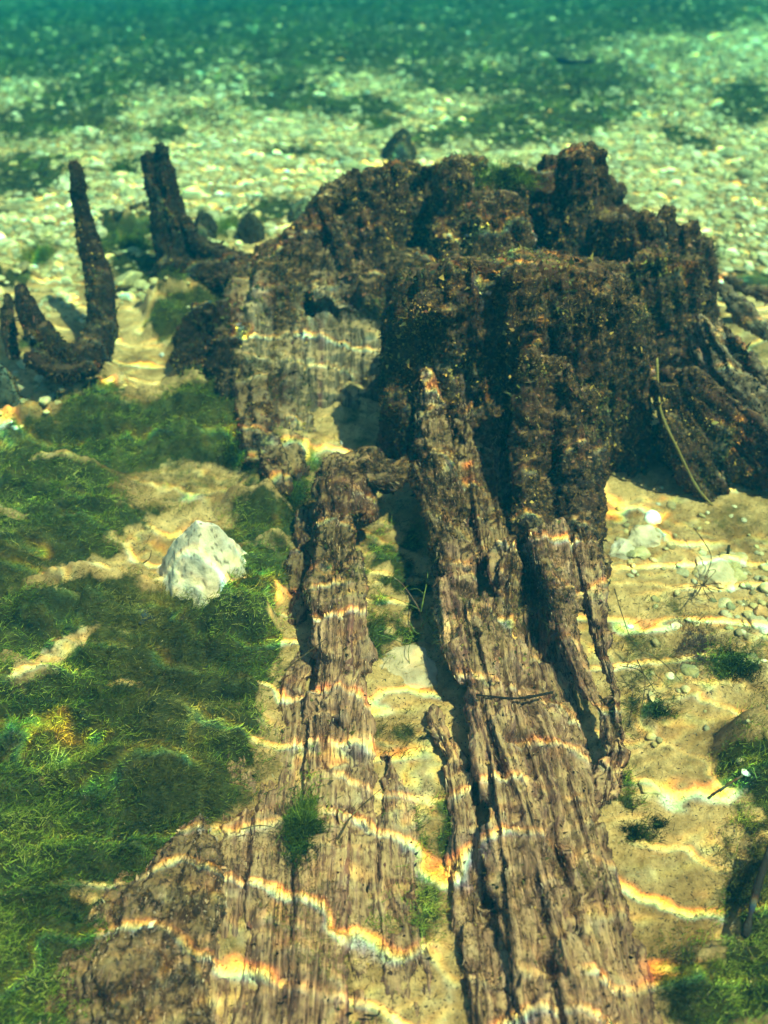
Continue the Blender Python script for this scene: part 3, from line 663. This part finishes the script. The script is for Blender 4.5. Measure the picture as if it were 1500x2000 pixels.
strips = [[(598, 1270, .05, 22), (575, 1340, .055, 30), (560, 1450, .055, 40), (545, 1600, .05, 46), (530, 1800, .05, 54), (520, 2060, .05, 64)],
          [(640, 1330, .08, 34), (640, 1450, .075, 44), (630, 1600, .068, 48), (620, 1800, .06, 54), (610, 2060, .06, 64)],
          [(690, 1320, .075, 26), (700, 1420, .07, 32), (700, 1540, .058, 36), (712, 1700, .045, 40), (725, 1860, .04, 44), (735, 2060, .035, 50)],
          [(752, 1470, .045, 12), (775, 1580, .048, 34), (790, 1800, .046, 44), (805, 2060, .044, 54)],
          [(462, 1370, .06, 24), (462, 1450, .06, 30), (460, 1560, .055, 34), (450, 1700, .045, 44), (445, 1850, .045, 50), (440, 2060, .045, 60)],
          [(590, 1000, .07, 14), (590, 1060, .06, 20), (575, 1150, .05, 22)],
          [(588, 1130, .04, 10), (580, 1200, .04, 14), (565, 1260, .03, 14)]]
for i, s in enumerate(strips):
    wood_part('wood_strip', mid, [rz([(x_, y_, z_ - .012, r_ * 1.12) for x_, y_, z_, r_ in s], .32 if i < 5 else .7)], M_wood, (lambda v, px, py: .68 + .35 * noise(v * [8, 4, 8] + 13)) if i != 5 else .3, voxel=.0048, flake=(9000, .006), carve_kw=dict(groove=.012, lump=.008, grit=.003, gs=70.))

# mossy log in the lower left corner
ml = thing('mossy_log', 'broken log end shaggy with brown algae in the lower left corner', 'log', (-.28, .8, 0))
mm = [rz([(385, 1610, .07, 20), (345, 1680, .085, 50), (300, 1800, .09, 80), (270, 1930, .09, 100), (250, 2080, .09, 110)], .7),
      rz([(395, 1620, .06, 20), (390, 1750, .075, 40), (370, 1900, .08, 60), (360, 2080, .08, 70)], .7),
      rz([(190, 1780, .05, 20), (140, 1880, .055, 44), (90, 2060, .055, 70)], .7),
      rz([(250, 1700, .05, 22), (200, 1800, .06, 40), (170, 1930, .06, 50), (150, 2080, .06, 60)], .7)]
wood_part('log_body', ml, mm, M_wood, .34, voxel=.0048, flake=(110000, .0045), carve_kw=dict(groove=.008, lump=.014, grit=.005, gs=50.),
          pal=lambda p, nn, rng: lerp_pal([(.02, .015, .01), (.10, .06, .035), (.24, .15, .09), (.42, .30, .2)], .45 + .4 * fbm(p * 12, 2) + rng.normal(size=len(p)) * .2))

# ------------------------------------------------------------------ stones and pebbles
def ico(sub):
    t = (1 + 5 ** .5) / 2
    v = [(-1, t, 0), (1, t, 0), (-1, -t, 0), (1, -t, 0), (0, -1, t), (0, 1, t), (0, -1, -t), (0, 1, -t), (t, 0, -1), (t, 0, 1), (-t, 0, -1), (-t, 0, 1)]
    f = [(0, 11, 5), (0, 5, 1), (0, 1, 7), (0, 7, 10), (0, 10, 11), (1, 5, 9), (5, 11, 4), (11, 10, 2), (10, 7, 6), (7, 1, 8), (3, 9, 4), (3, 4, 2), (3, 2, 6), (3, 6, 8), (3, 8, 9), (4, 9, 5), (2, 4, 11), (6, 2, 10), (8, 6, 7), (9, 8, 1)]
    v = [np.array(p) / np.linalg.norm(p) for p in v]
    for _ in range(sub):
        c = {}; nf = []
        def m(a, b_):
            k = (min(a, b_), max(a, b_))
            if k not in c: q = v[a] + v[b_]; v.append(q / np.linalg.norm(q)); c[k] = len(v) - 1
            return c[k]
        for a, b_, d in f:
            x, y, z = m(a, b_), m(b_, d), m(d, a); nf += [(a, x, z), (b_, y, x), (d, z, y), (x, y, z)]
        f = nf
    return np.array(v), np.array(f)
IV1, IF1 = ico(1); IV2, IF2 = ico(2); IV4, IF4 = ico(5)
def rock_shape(iv, rng, facets=9, amp=.25):
    v = iv.copy()
    for _ in range(facets):
        d = rng.normal(size=3); d /= np.linalg.norm(d); h = rng.uniform(.55, .85)
        s = v @ d; k = s > h; v[k] -= np.outer(s[k] - h, d) * .9
    v = v * (1 + amp * .5 * noise(iv * 1.7 + rng.random() * 50)[:, None])
    return v
PEB_C = np.array([(.66, .56, .26), (.58, .48, .20), (.74, .66, .38), (.42, .32, .14), (.60, .52, .28), (.36, .34, .16), (.68, .52, .22)])
IV0, IF0 = ico(0)
VARS0 = [rock_shape(IV0, np.random.default_rng(200 + k), 3, .5) for k in range(10)]
VARS = [rock_shape(IV1, np.random.default_rng(100 + k)) for k in range(10)]
VARS2 = [rock_shape(IV2, np.random.default_rng(100 + k)) for k in range(10)]
def pebbles():
    rng = np.random.default_rng(11)
    pts = []
    # candidate scatter in world space, densest in the gravel band behind the stump
    n = 92000
    y = 1. + 10.5 * rng.random(n) ** 1.25; x = rng.uniform(-1, 1, n) * (y * .35 + .55)
    z = ground_z(x, y); px, py, w = project(np.stack([x, y, z], -1))
    m, fa = algae(px, py, x, y)
    dens = sstep(620, 470, py) * (1 - .93 * fa) * (1 - .9 * m)
    dens = np.maximum(dens, .035 * (px > 1180) * (py > 900) * (py < 1700)); dens = np.maximum(dens, .3 * ell_mask(px, py, [(1250, 1080, 70, 60), (1440, 1130, 80, 60), (1470, 1200, 60, 50)], .5))
    dens = np.maximum(dens, .35 * ell_mask(px, py, [(40, 770, 80, 60), (120, 560, 110, 60), (260, 540, 40, 50)], .4))
    dens *= np.clip(5.5 / y, .5, 1.)
    k = (rng.random(n) < dens) & (px > -60) & (px < 1560) & (py > -60) & (py < 1750)
    k &= ~((px > 480) & (px < 1400) & (py > 460) & (py < 950)) & ~((px > 420) & (px < 1200) & (py > 940))
    x, y, z, px, py, w = (a[k] for a in (x, y, z, px, py, w))
    n = len(x)
    s = .0062 * rng.lognormal(0, .62, n) + .0045
    s = np.where(py > 850, s * .75, s); s = np.minimum(s, .05)
    size_px = 2 * s / w * F
    order = np.argsort(-size_px); big = order[:296]; small = order[296:]
    sc = np.stack([s * rng.uniform(.9, 1.5, n), s * rng.uniform(.8, 1.2, n), s * rng.uniform(.4, .8, n)], -1)
    rot = rng.uniform(0, 6.28, n); tint = PEB_C[rng.integers(0, len(PEB_C), n)] * rng.uniform(.7, 1.15, (n, 1))
    # the many small ones: one object
    V, Fc, T, off = [], [], [], 0
    for vi in range(10):
      ids = small[vi::10]; lo = size_px[ids] < 17
      for ids, bv, IF_ in ((ids[lo], VARS0[vi], IF0), (ids[~lo], VARS[vi], IF1)):
        m_ = len(ids)
        c, s_ = np.cos(rot[ids])[:, None], np.sin(rot[ids])[:, None]
        a = bv[None] * sc[ids][:, None, :]; vx = a[..., 0] * c - a[..., 1] * s_; vy = a[..., 0] * s_ + a[..., 1] * c
        vv = np.stack([vx + x[ids][:, None], vy + y[ids][:, None], a[..., 2] + (z[ids] + sc[ids][:, 2] * .22)[:, None]], -1)
        V.append(vv.reshape(-1, 3)); nb = len(bv)
        Fc.append((IF_[None] + (np.arange(m_) * nb)[:, None, None] + off).reshape(-1, 3)); off += m_ * nb
        T.append(np.repeat(tint[ids], nb, 0))
    o = put('gravel', np.concatenate(V), np.concatenate(Fc), M_pebble, attrs={'tint': np.concatenate(T)}, origin=(0, 4, 0), smooth=False)
    tag(o, 'bed of small pale pebbles covering the lakebed behind the stump', 'gravel', kind='stuff')
    # the 300 that show largest: one object each, meshes shared between alike ones
    protos = []
    for vi in range(10):
        for ci in range(3):
            t = np.repeat(PEB_C[(vi * 3 + ci) % 7][None], len(IV2), 0) * (.8 + .15 * ci)
            protos.append(mesh('pebble', VARS2[vi], IF2, M_pebble, {'tint': t}))
    for q, i in enumerate(big):
        o = link('pebble', protos[q % 30]); o.location = (x[i], y[i], z[i] + sc[i, 2] * .12)
        o.scale = sc[i]; o.rotation_euler = (rng.uniform(-.3, .3), rng.uniform(-.3, .3), rot[i])
        tone = ('honey yellow', 'tan', 'pale cream', 'brown', 'yellowish grey', 'olive grey', 'sandy orange')[(q % 30) % 7]
        if py[i] > 850: tag(o, f'small {tone} pebble on the sunlit sand right of the roots', 'pebble', f'{tone} pebbles on the sand at the right')
        elif px[i] < 700: tag(o, f'{tone} angular pebble in the gravel left of the stump', 'pebble', f'{tone} pebbles in the gravel at the left')
        else: tag(o, f'{tone} angular pebble in the gravel right of and behind the stump', 'pebble', f'{tone} pebbles in the gravel at the right')
pebbles()

def stone(name, label, px, py, rx, ry, color, seed, cat='stone', embed=.35, amp=.3, facets=9, fl=None, depth=1., taper=0, mat=None, planes=None):
    """px,py: middle of the base line; rx half width, ry height in photo pixels"""
    rng = np.random.default_rng(seed)
    p = on_ground(px, py); w = project(p)[2]; a = rx * w / F; h = ry * w / F / .80
    if planes:
        v = IV4.copy() * 1.25; v[:, 2] = v[:, 2] * 1.05
        for pn, ph in planes:
            pn = np.array(pn, float); pn /= np.linalg.norm(pn); s_ = v @ pn; k = s_ > ph; v[k] -= np.outer((s_[k] - ph), pn) * .8
    else: v = rock_shape(IV4, rng, facets, amp)
    v = v / np.abs(v).max(0)
    v[:, 2] = np.where(v[:, 2] < 0, v[:, 2] * embed, v[:, 2])
    if taper: k = 1 - taper * np.clip(v[:, 2], 0, 1); v[:, 0] *= k; v[:, 1] *= k
    s = np.array([a, a * depth, h]); v = v * s
    v += (fbm(v * 30 + seed, 4) * .0045)[:, None] * (v / (np.linalg.norm(v, axis=1)[:, None] + 1e-6))
    c = np.array(color)[None] * (1 + .25 * fbm(v * 25 + 3, 3))[:, None]
    if fl: c = c * (1 - .7 * sstep(.40, .5, noise(v * 110 + seed)))[:, None]
    o = put(name, v + p + [0, a * depth * .7, -.005], IF4, mat or M_stone, attrs={'tint': np.clip(c, .01, .9)}, origin=p)
    tag(o, label, cat)
    return o, v + p + [0, a * depth * .7, 0]
stone('white_stone', 'big pale cream limestone lump standing in green algae left of the roots', 386, 1188, 118, 172, (.78, .62, .40), 21, depth=.9, fl=True, taper=.12,
      planes=[((-.2, -.8, .62), .5), ((-.85, -.15, .5), .55), ((.9, -.1, .36), .62), ((.6, -.5, .6), .66), ((-.1, .8, .5), .5), ((-.5, -.5, .75), .62), ((.3, 0, 1), .95)])
def mossy(px, py, rx, ry, label, seed, col=(.05, .045, .025), planes=None):
    o, v = stone('mossy_rock', label, px, py, rx, ry, col, seed, 'rock', facets=4, taper=.12, amp=.2, planes=planes)
    f = IF4; fq = np.concatenate([f, f[:, 2:]], 1)
    n_ = np.cross(v[f[:, 1]] - v[f[:, 0]], v[f[:, 2]] - v[f[:, 0]]); ar = np.linalg.norm(n_, axis=1); n_ = n_ / (ar[:, None] + 1e-12)
    r = flakes(v, fq, n_, ar * .5, 30000, .006, crust_pal(-.05))
    if r: a = put('algae_fringe', r[0], r[1], M_flake, o, attrs={'tint': r[2]}, smooth=False); a['kind'] = 'stuff'
mossy(783, 322, 42, 50, 'pointed dark rock peeking over the crown of the stump', 31, planes=[((-.75, -.4, .5), .62), ((.9, -.2, .3), .66), ((.2, -.9, .4), .6), ((.1, .8, .4), .6)])
mossy(490, 474, 30, 42, 'round dark rock left of the stump beside a thin branch', 32)
mossy(402, 470, 26, 46, 'dark rock behind the saddle of the upright root', 33)
mossy(592, 440, 30, 36, 'small green-grey rock behind the left slope of the stump', 34, (.12, .13, .07))
mossy(8, 800, 30, 80, 'grey mossy rock cut by the left edge of the picture', 35, (.10, .11, .07))
stone('yellow_stone', 'smooth yellow stone at the left edge beside the algae mat', 12, 835, 20, 16, (.72, .52, .18), 41)
stone('yellow_stone', 'small oval cream stone on the sand at the left edge', 55, 806, 12, 16, (.7, .58, .3), 42)
stone('flat_stone', 'flat pale stone at the foot of the front slab on the right sand', 1262, 1070, 40, 18, (.66, .54, .34), 43)
stone('flat_stone', 'pale slab of stone on the right sand left of a short upright twig', 1215, 1095, 34, 18, (.68, .58, .38), 44)
stone('flat_stone', 'long yellow stone under a ball of rootlets on the right sand', 1400, 1140, 46, 20, (.66, .54, .3), 45)
stone('flat_stone', 'flat tan stone beside the short upright twig', 1440, 1110, 30, 12, (.6, .45, .26), 46)
stone('orange_stone', 'orange rounded stone at the right edge of the sand', 1492, 1205, 18, 14, (.62, .33, .12), 47)
stone('orange_stone', 'small orange pebble above the dark algae clump on the right sand', 1308, 1245, 14, 10, (.6, .36, .14), 48)
stone('shell', 'tiny cream shell lying on the sand pocket of the stump', 667, 868, 7, 8, (.75, .72, .6), 50)
stone('shell', 'pale round shell on the silt between the left roots', 315, 696, 8, 7, (.6, .6, .5), 51)
stone('dark_chip', 'dark wet wood chip on the algae in front of the white stone', 278, 1218, 24, 10, (.03, .035, .035), 52)
stone('flat_stone', 'cream stone half buried between the roots below the water plant', 800, 1345, 66, 14, (.62, .46, .27), 53)

# ------------------------------------------------------------------ filament algae
GREEN = [(.006, .012, .003), (.022, .042, .006), (.065, .11, .012), (.16, .23, .022), (.34, .40, .05), (.52, .48, .12)]
def green_cols(p, rng, bias=0.):
    t = .42 + bias + .45 * fbm(p * 7, 2) + rng.normal(size=len(p)) * .17; c = lerp_pal(GREEN, t)
    m = sstep(.1, .4, noise(p * 3 + 11) + rng.normal(size=len(p)) * .12)[:, None]
    return c * (1 - m) + lerp_pal(OLIVE, t + .05) * m
def mat_algae():
    rng = np.random.default_rng(5); n = 780000
    y = rng.uniform(.5, 3.2, n); x = rng.uniform(-1, 1, n) * (y * .31 + .52); z = ground_z(x, y)
    px, py, w = project(np.stack([x, y, z], -1)); m, fa = algae(px, py, x, y)
    clump = np.clip(1.0 + .8 * n2(x, y, 14, 3.), .35, 1)
    k = (rng.random(n) < m * clump * np.clip(1.7 / w, .4, 1)) & (px > -40) & (px < 1540) & (py < 2060)
    near = px < 560
    for sel, nm, lab in ((k & near, 'algae_mat', 'thick mat of green thread algae over the bed at the left'), (k & ~near, 'algae_growth', 'scattered thread algae on the sand among the roots')):
        p = np.stack([x, y, z], -1)[sel]; p[:, 2] += rng.uniform(-.003, .016, len(p)) * (1 + n2(p[:, 0], p[:, 1], 18, 66.))
        V, Fc, T = strands(p, np.array([[0, 0, 1.]]), .013, .00062, green_cols(p, rng), rng)
        o = put(nm, V, Fc, M_strand, attrs={'tint': T}, origin=(*p.mean(0)[:2], 0), smooth=False); tag(o, lab, 'algae', kind='stuff')
mat_algae()
def far_algae():
    rng = np.random.default_rng(6); n = 260000
    y = rng.uniform(3., 13, n); x = rng.uniform(-1, 1, n) * (y * .37 + .6); z = ground_z(x, y)
    px, py, w = project(np.stack([x, y, z], -1)); m, fa = algae(px, py, x, y)
    fa = np.where(y > 11, .6, fa)
    k = rng.random(n) < fa * .55
    p = np.stack([x, y, z], -1)[k]; p[:, 2] += rng.uniform(0, .03, len(p)) * (1 + n2(p[:, 0], p[:, 1], 4, 2.))
    V, Fc, T = strands(p, np.array([[0, 0, 1.]]), .055, .0022, green_cols(p, rng, -.1) * .8, rng, segs=1)
    o = put('algae_patches', V, Fc, M_strand, attrs={'tint': T}, origin=(0, 5, 0), smooth=False); tag(o, 'dark green algae patches spread over the far gravel', 'algae', kind='stuff')
far_algae()
def tuft(name, label, px, py, rx, ry, n, col_bias=0., ln=.03, z0=None, seed=1, flow=(.3, .2, .4), squash=1., cols=None):
    rng = np.random.default_rng(seed)
    c = on_ground(px, py) if z0 is None else at_z(px, py, z0); w = project(c)[2]
    a, h = rx * w / F, ry * w / F
    q = rng.normal(size=(n, 3)); q /= np.linalg.norm(q, axis=1)[:, None]; q *= np.abs(rng.normal(size=(n, 1))) * .62; q[:, 2] = np.abs(q[:, 2]) ** 1.2 * .8
    p = c + q * np.array([a, a * squash, h]) * (1 + .9 * noise(q * 1.6 + seed)[:, None]) + .35 * a * fbm(q * 3 + seed, 2)[:, None] * np.array([1, 1, 0])
    V, Fc, T = strands(p, q * .5, ln * .75, .0007, lerp_pal(cols, .5 + .25 * rng.normal(size=n)) if cols else green_cols(p, rng, col_bias), rng, flow=flow, flow_k=1.3)
    o = put(name, V, Fc, M_strand, attrs={'tint': T}, origin=c, smooth=False)
    tag(o, label, 'algae')
tuft('algae_clump', 'rounded bright green algae ball on the gravel at the far left', 75, 505, 34, 34, 5000, .1, .03, seed=61)
tuft('algae_clump', 'dark green algae clump on the sand by the right edge', 1430, 1300, 52, 9, 5000, -.2, .014, seed=62)
tuft('litter_patch', 'purplish brown patch of litter on the sand left of the dark green clump', 1370, 1265, 62, 5, 3500, 0, .012, seed=49, cols=[(.05, .03, .025), (.12, .075, .055), (.22, .15, .10)])
tuft('algae_clump', 'small olive algae clump on the sand close to the root bundle', 1290, 1395, 24, 7, 1600, -.1, .012, seed=63)
tuft('algae_clump', 'vivid green algae tuft caught on the weathered wood slab', 590, 1615, 34, 9, 11000, .0, .022, z0=.055, seed=64, squash=1.9)
tuft('algae_clump', 'algae tuft hugging the left foot of the white stone', 318, 1185, 34, 8, 4000, -.05, .02, seed=81)
tuft('algae_clump', 'dark algae heaped around the foot of the left flank', 560, 975, 60, 14, 9000, -.15, .022, seed=84)
tuft('algae_clump', 'dark algae along the outer side of the left flank', 470, 890, 30, 30, 7000, -.15, .022, seed=85)
tuft('algae_clump', 'algae tuft in front of the white stone', 400, 1200, 60, 8, 6000, -.05, .018, seed=82)
tuft('algae_clump', 'algae tuft between the white stone and the root', 490, 1160, 26, 14, 4000, -.1, .02, seed=83)
tuft('algae_clump', 'olive algae tuft on the lower end of the sand strip', 815, 1790, 44, 7, 3000, -.05, .014, z0=.01, seed=65, squash=2.)
tuft('algae_clump', 'green algae draped in the notch of the stump crown', 985, 352, 50, 18, 5000, -.05, .03, z0=.46, seed=66)
tuft('algae_clump', 'loose green algae fluff behind the saddle of the upright root', 440, 450, 40, 22, 3000, .1, .03, seed=67)
tuft('algae_clump', 'pale olive algae clump between the two left prongs', 262, 480, 40, 22, 4000, -.05, .03, seed=68)
tuft('algae_clump', 'small green clump on the far gravel above the upright root', 240, 332, 26, 12, 1500, -.1, .03, seed=69)
tuft('algae_clump', 'small dark green clump on the gravel left of the pointed rock', 735, 244, 22, 9, 1500, -.15, .04, seed=70)
tuft('algae_clump', 'olive tuft on the sand right of the lower roots', 1240, 1630, 26, 4, 1200, -.05, .014, seed=71)
tuft('algae_clump', 'dark olive tuft right of another tuft beside the lower roots', 1285, 1615, 22, 4, 1200, -.15, .012, seed=72)

def debris():
    rng = np.random.default_rng(9); n = 60000
    y = rng.uniform(.5, 2.6, n); x = rng.uniform(-1, 1, n) * (y * .31 + .52); z = ground_z(x, y) + .001
    cl = np.clip(.4 + .9 * n2(x, y, 9, 12.), .05, 1) * np.clip(1.6 - y * .5, .2, 1); k = rng.random(n) < cl
    p = np.stack([x, y, z], -1)[k]; n = len(p)
    c = lerp_pal([(.02, .014, .01), (.06, .04, .02), (.14, .09, .04), (.5, .4, .22)], rng.random(n) ** 1.3)
    V, Fc, T = strands(p, np.array([[0, 0, .3]]), .006, .0009, c, rng, flow=(.4, .2, 0), segs=2)
    o = put('plant_debris', V, Fc, M_flake, attrs={'tint': T}, origin=(0, 1.2, 0), smooth=False); tag(o, 'dark crumbs of rotted plant litter strewn over the sand', 'litter', kind='stuff')
debris()

# ------------------------------------------------------------------ twigs and water plants
def tube(pts, r0, r1, sides=6, rough=.15, seed=0):
    rng = np.random.default_rng(seed); C = catmull(pts, 5); n = len(C); T = np.gradient(C, axis=0); T /= np.linalg.norm(T, axis=1)[:, None]
    rad = np.linspace(r0, r1, n) * (1 + rough * rng.normal(size=n)); S = np.cross(T, [.2, .3, 1.]); S /= np.linalg.norm(S, axis=1)[:, None]; U = np.cross(S, T)
    an = np.linspace(0, 6.2832, sides, endpoint=False)
    V = (C[:, None] + rad[:, None, None] * (np.cos(an)[None, :, None] * S[:, None] + np.sin(an)[None, :, None] * U[:, None])).reshape(-1, 3)
    f = [(a * sides + k, a * sides + (k + 1) % sides, (a + 1) * sides + (k + 1) % sides, (a + 1) * sides + k) for a in range(n - 1) for k in range(sides)]
    V = np.vstack([V, C[0], C[-1]]); m = n * sides
    f += [(m, (k + 1) % sides, k, k) for k in range(sides)] + [(m + 1, (n - 1) * sides + k, (n - 1) * sides + (k + 1) % sides, (n - 1) * sides + (k + 1) % sides) for k in range(sides)]
    return V, [tuple(q) for q in f]
def tris(fs):
    o = []
    for q in fs:
        o.append((q[0], q[1], q[2]))
        if q[3] != q[2]: o.append((q[0], q[2], q[3]))
    return np.array(o)
def twig(name, label, pts, r0, r1, col, cat='twig', parent=None, seed=0, mode='z'):
    W = [at_z(px, py, z) if mode == 'z' else at_y(px, py, z) for px, py, z in pts]
    V, f = tube(W, r0, r1, seed=seed); o = put(name, V, tris(f), M_twig, parent, attrs={'tint': np.repeat(np.array([col]), len(V), 0)}, origin=None if parent else W[0])
    if not parent: tag(o, label, cat)
    elif label: o['label'] = label
    return o
DK = (.025, .02, .015); BR = (.12, .075, .035); GR = (.16, .22, .05)
twig('twig', 'short dark twig standing in the right sand', [(1418, 1100, .0), (1421, 1085, .03), (1424, 1064, .05)], .004, .0035, (.06, .05, .02), seed=1)
twig('twig', 'black twig on the sand near the right edge', [(1405, 1545, .055), (1425, 1530, .065), (1450, 1515, .07)], .003, .0022, DK, seed=2)
twig('twig', 'thin dark twig lying across the root bundle', [(930, 1357, .12), (1000, 1364, .115), (1040, 1360, .11), (1080, 1352, .11)], .002, .003, DK, seed=3)
twig('twig', 'tiny black stick at the bottom of the sand strip', [(710, 1982, .05), (735, 1984, .05), (742, 1974, .052)], .0018, .0015, DK, seed=4)
twig('twig', 'dark sunken branch far out on the green bed', [(1090, 116, -.05), (1120, 122, -.03), (1160, 118, -.05)], .016, .008, (.02, .03, .03), seed=5)
twig('twig', 'dark leaning stick standing in for a diagonal shadow in the bottom right corner', [(1455, 1830, .08), (1480, 1730, .10), (1510, 1640, .12)], .006, .005, (.03, .025, .02), seed=6)  # dark tube laid where a diagonal shadow crosses the sand
twig('rooting_thread', 'pale thread hanging down the right edge of the fan of roots', [(1283, 700, .30), (1290, 800, .22), (1325, 880, .14), (1360, 950, .05), (1392, 988, .01)], .0035, .004, (.30, .22, .06), 'root thread', seed=7)
bt = thing('thin_branch', 'thin bare branch rising beside the round dark rock', 'branch', tuple(on_ground(455, 450)))
twig('stem', None, [(452, 462, 3.33), (462, 425, 3.34), (485, 400, 3.36), (508, 378, 3.38)], .004, .0018, (.05, .07, .02), parent=bt, seed=8, mode='y')
for k, (a, b_) in enumerate([((462, 425), (440, 412)), ((462, 428), (475, 440)), ((462, 426), (452, 455)), ((462, 428), (430, 445)), ((485, 400), (480, 380))]):
    twig('offshoot', None, [(*a, 3.34), ((a[0] + b_[0]) / 2, (a[1] + b_[1]) / 2 - 3, 3.34), (*b_, 3.33)], .0028, .0012, (.06, .09, .02), parent=bt, seed=20 + k, mode='y')
wp = thing('water_plant', 'slender branching water plant with thread leaves between the two root bundles', 'water plant', tuple(at_z(820, 1215, .03)))
for k, (pts, c, r) in enumerate([
    ([(826, 1225, .03), (818, 1190, .06), (800, 1160, .08), (785, 1140, .09), (770, 1128, .09)], (.30, .16, .09), .0011),
    ([(820, 1190, .06), (780, 1172, .07), (750, 1162, .07), (728, 1145, .07)], GR, .0009),
    ([(822, 1195, .06), (828, 1165, .08), (834, 1135, .09), (836, 1110, .1)], (.24, .30, .06), .0013),
    ([(822, 1225, .03), (832, 1205, .05), (834, 1190, .05)], (.24, .30, .06), .0013),
    ([(815, 1228, .03), (795, 1222, .04), (780, 1205, .05), (784, 1185, .05)], (.3, .18, .1), .0009),
    ([(790, 1256, .02), (760, 1245, .03), (735, 1238, .03)], GR, .0009), ([(800, 1300, .02), (798, 1270, .04), (806, 1240, .05)], GR, .001),
    ([(828, 1160, .08), (815, 1150, .09), (800, 1152, .09)], GR, .0008), ([(800, 1215, .04), (812, 1235, .04), (830, 1238, .03)], GR, .001)]):
    twig('stem', None, pts, r, r * .5, c, parent=wp, seed=40 + k)
rb = thing('rootlet_ball', 'tangle of fine brown rootlets on the right sand below the upright twig', 'rootlets', tuple(on_ground(1370, 1145)))
rg = np.random.default_rng(77)
for k in range(14):
    a = rg.uniform(0, 6.28); l = rg.uniform(18, 60); c = np.array([1372, 1142])
    e = c + [math.cos(a) * l, math.sin(a) * l * .7]; m_ = (c + e) / 2 + rg.normal(size=2) * 8
    twig('rootlet', None, [(c[0], c[1], .045), (m_[0], m_[1], .055), (e[0], e[1], .045)], .0011, .0005, (.13, .08, .035), parent=rb, seed=60 + k)
for k, pts in enumerate([[(1355, 1030, .05), (1385, 1075, .05), (1388, 1100, .05), (1375, 1130, .05)], [(1200, 1150, .06), (1215, 1200, .07), (1240, 1260, .06), (1290, 1290, .05), (1330, 1330, .05)],
                         [(1210, 1300, .07), (1250, 1310, .06), (1280, 1350, .05)], [(1245, 1290, .07), (1260, 1330, .06), (1250, 1400, .06)],
                         [(555, 1310, .09), (600, 1275, .11), (640, 1245, .13)], [(660, 1640, .06), (690, 1590, .06), (745, 1540, .06)], [(470, 1620, .07), (510, 1612, .07), (550, 1620, .07)],
                         [(280, 1100, .05), (292, 1090, .10), (296, 1075, .13)], [(170, 1400, .09), (230, 1375, .1), (300, 1365, .09)], [(180, 1190, .07), (190, 1180, .09), (210, 1172, .1)]]):
    w_ = ['curved root hair above the rootlet ball', 'long root hair trailing off the root bundle onto the right sand', 'short root hair crossing the sand beside the root bundle', 'root hair hanging down beside the lower root bundle',
          'thin straw leaning across the middle root', 'dark straw lying over the sand strip by the bright ripple', 'dark straw left of the vivid green tuft', 'brown stalk standing left of the white stone',
          'long curved stalk lying on the green algae mat', 'short stalk on the algae mat left of the white stone'][k]
    twig('stalk', w_, pts, .0013, .0007, (.10, .07, .03), 'plant stalk', seed=90 + k)

# ------------------------------------------------------------------ the water itself
bx = np.array([(x, y, z) for x in (-38, 38) for y in (-5.5, 38) for z in (-7, 1.7)], float)
ho = put('haze', bx, [(0, 1, 3, 2), (4, 6, 7, 5), (0, 4, 5, 1), (2, 3, 7, 6), (0, 2, 6, 4), (1, 5, 7, 3)], M_haze, origin=(0, 0, 0), smooth=False)
tag(ho, kind='stuff', label='clear teal water filling the whole lake')
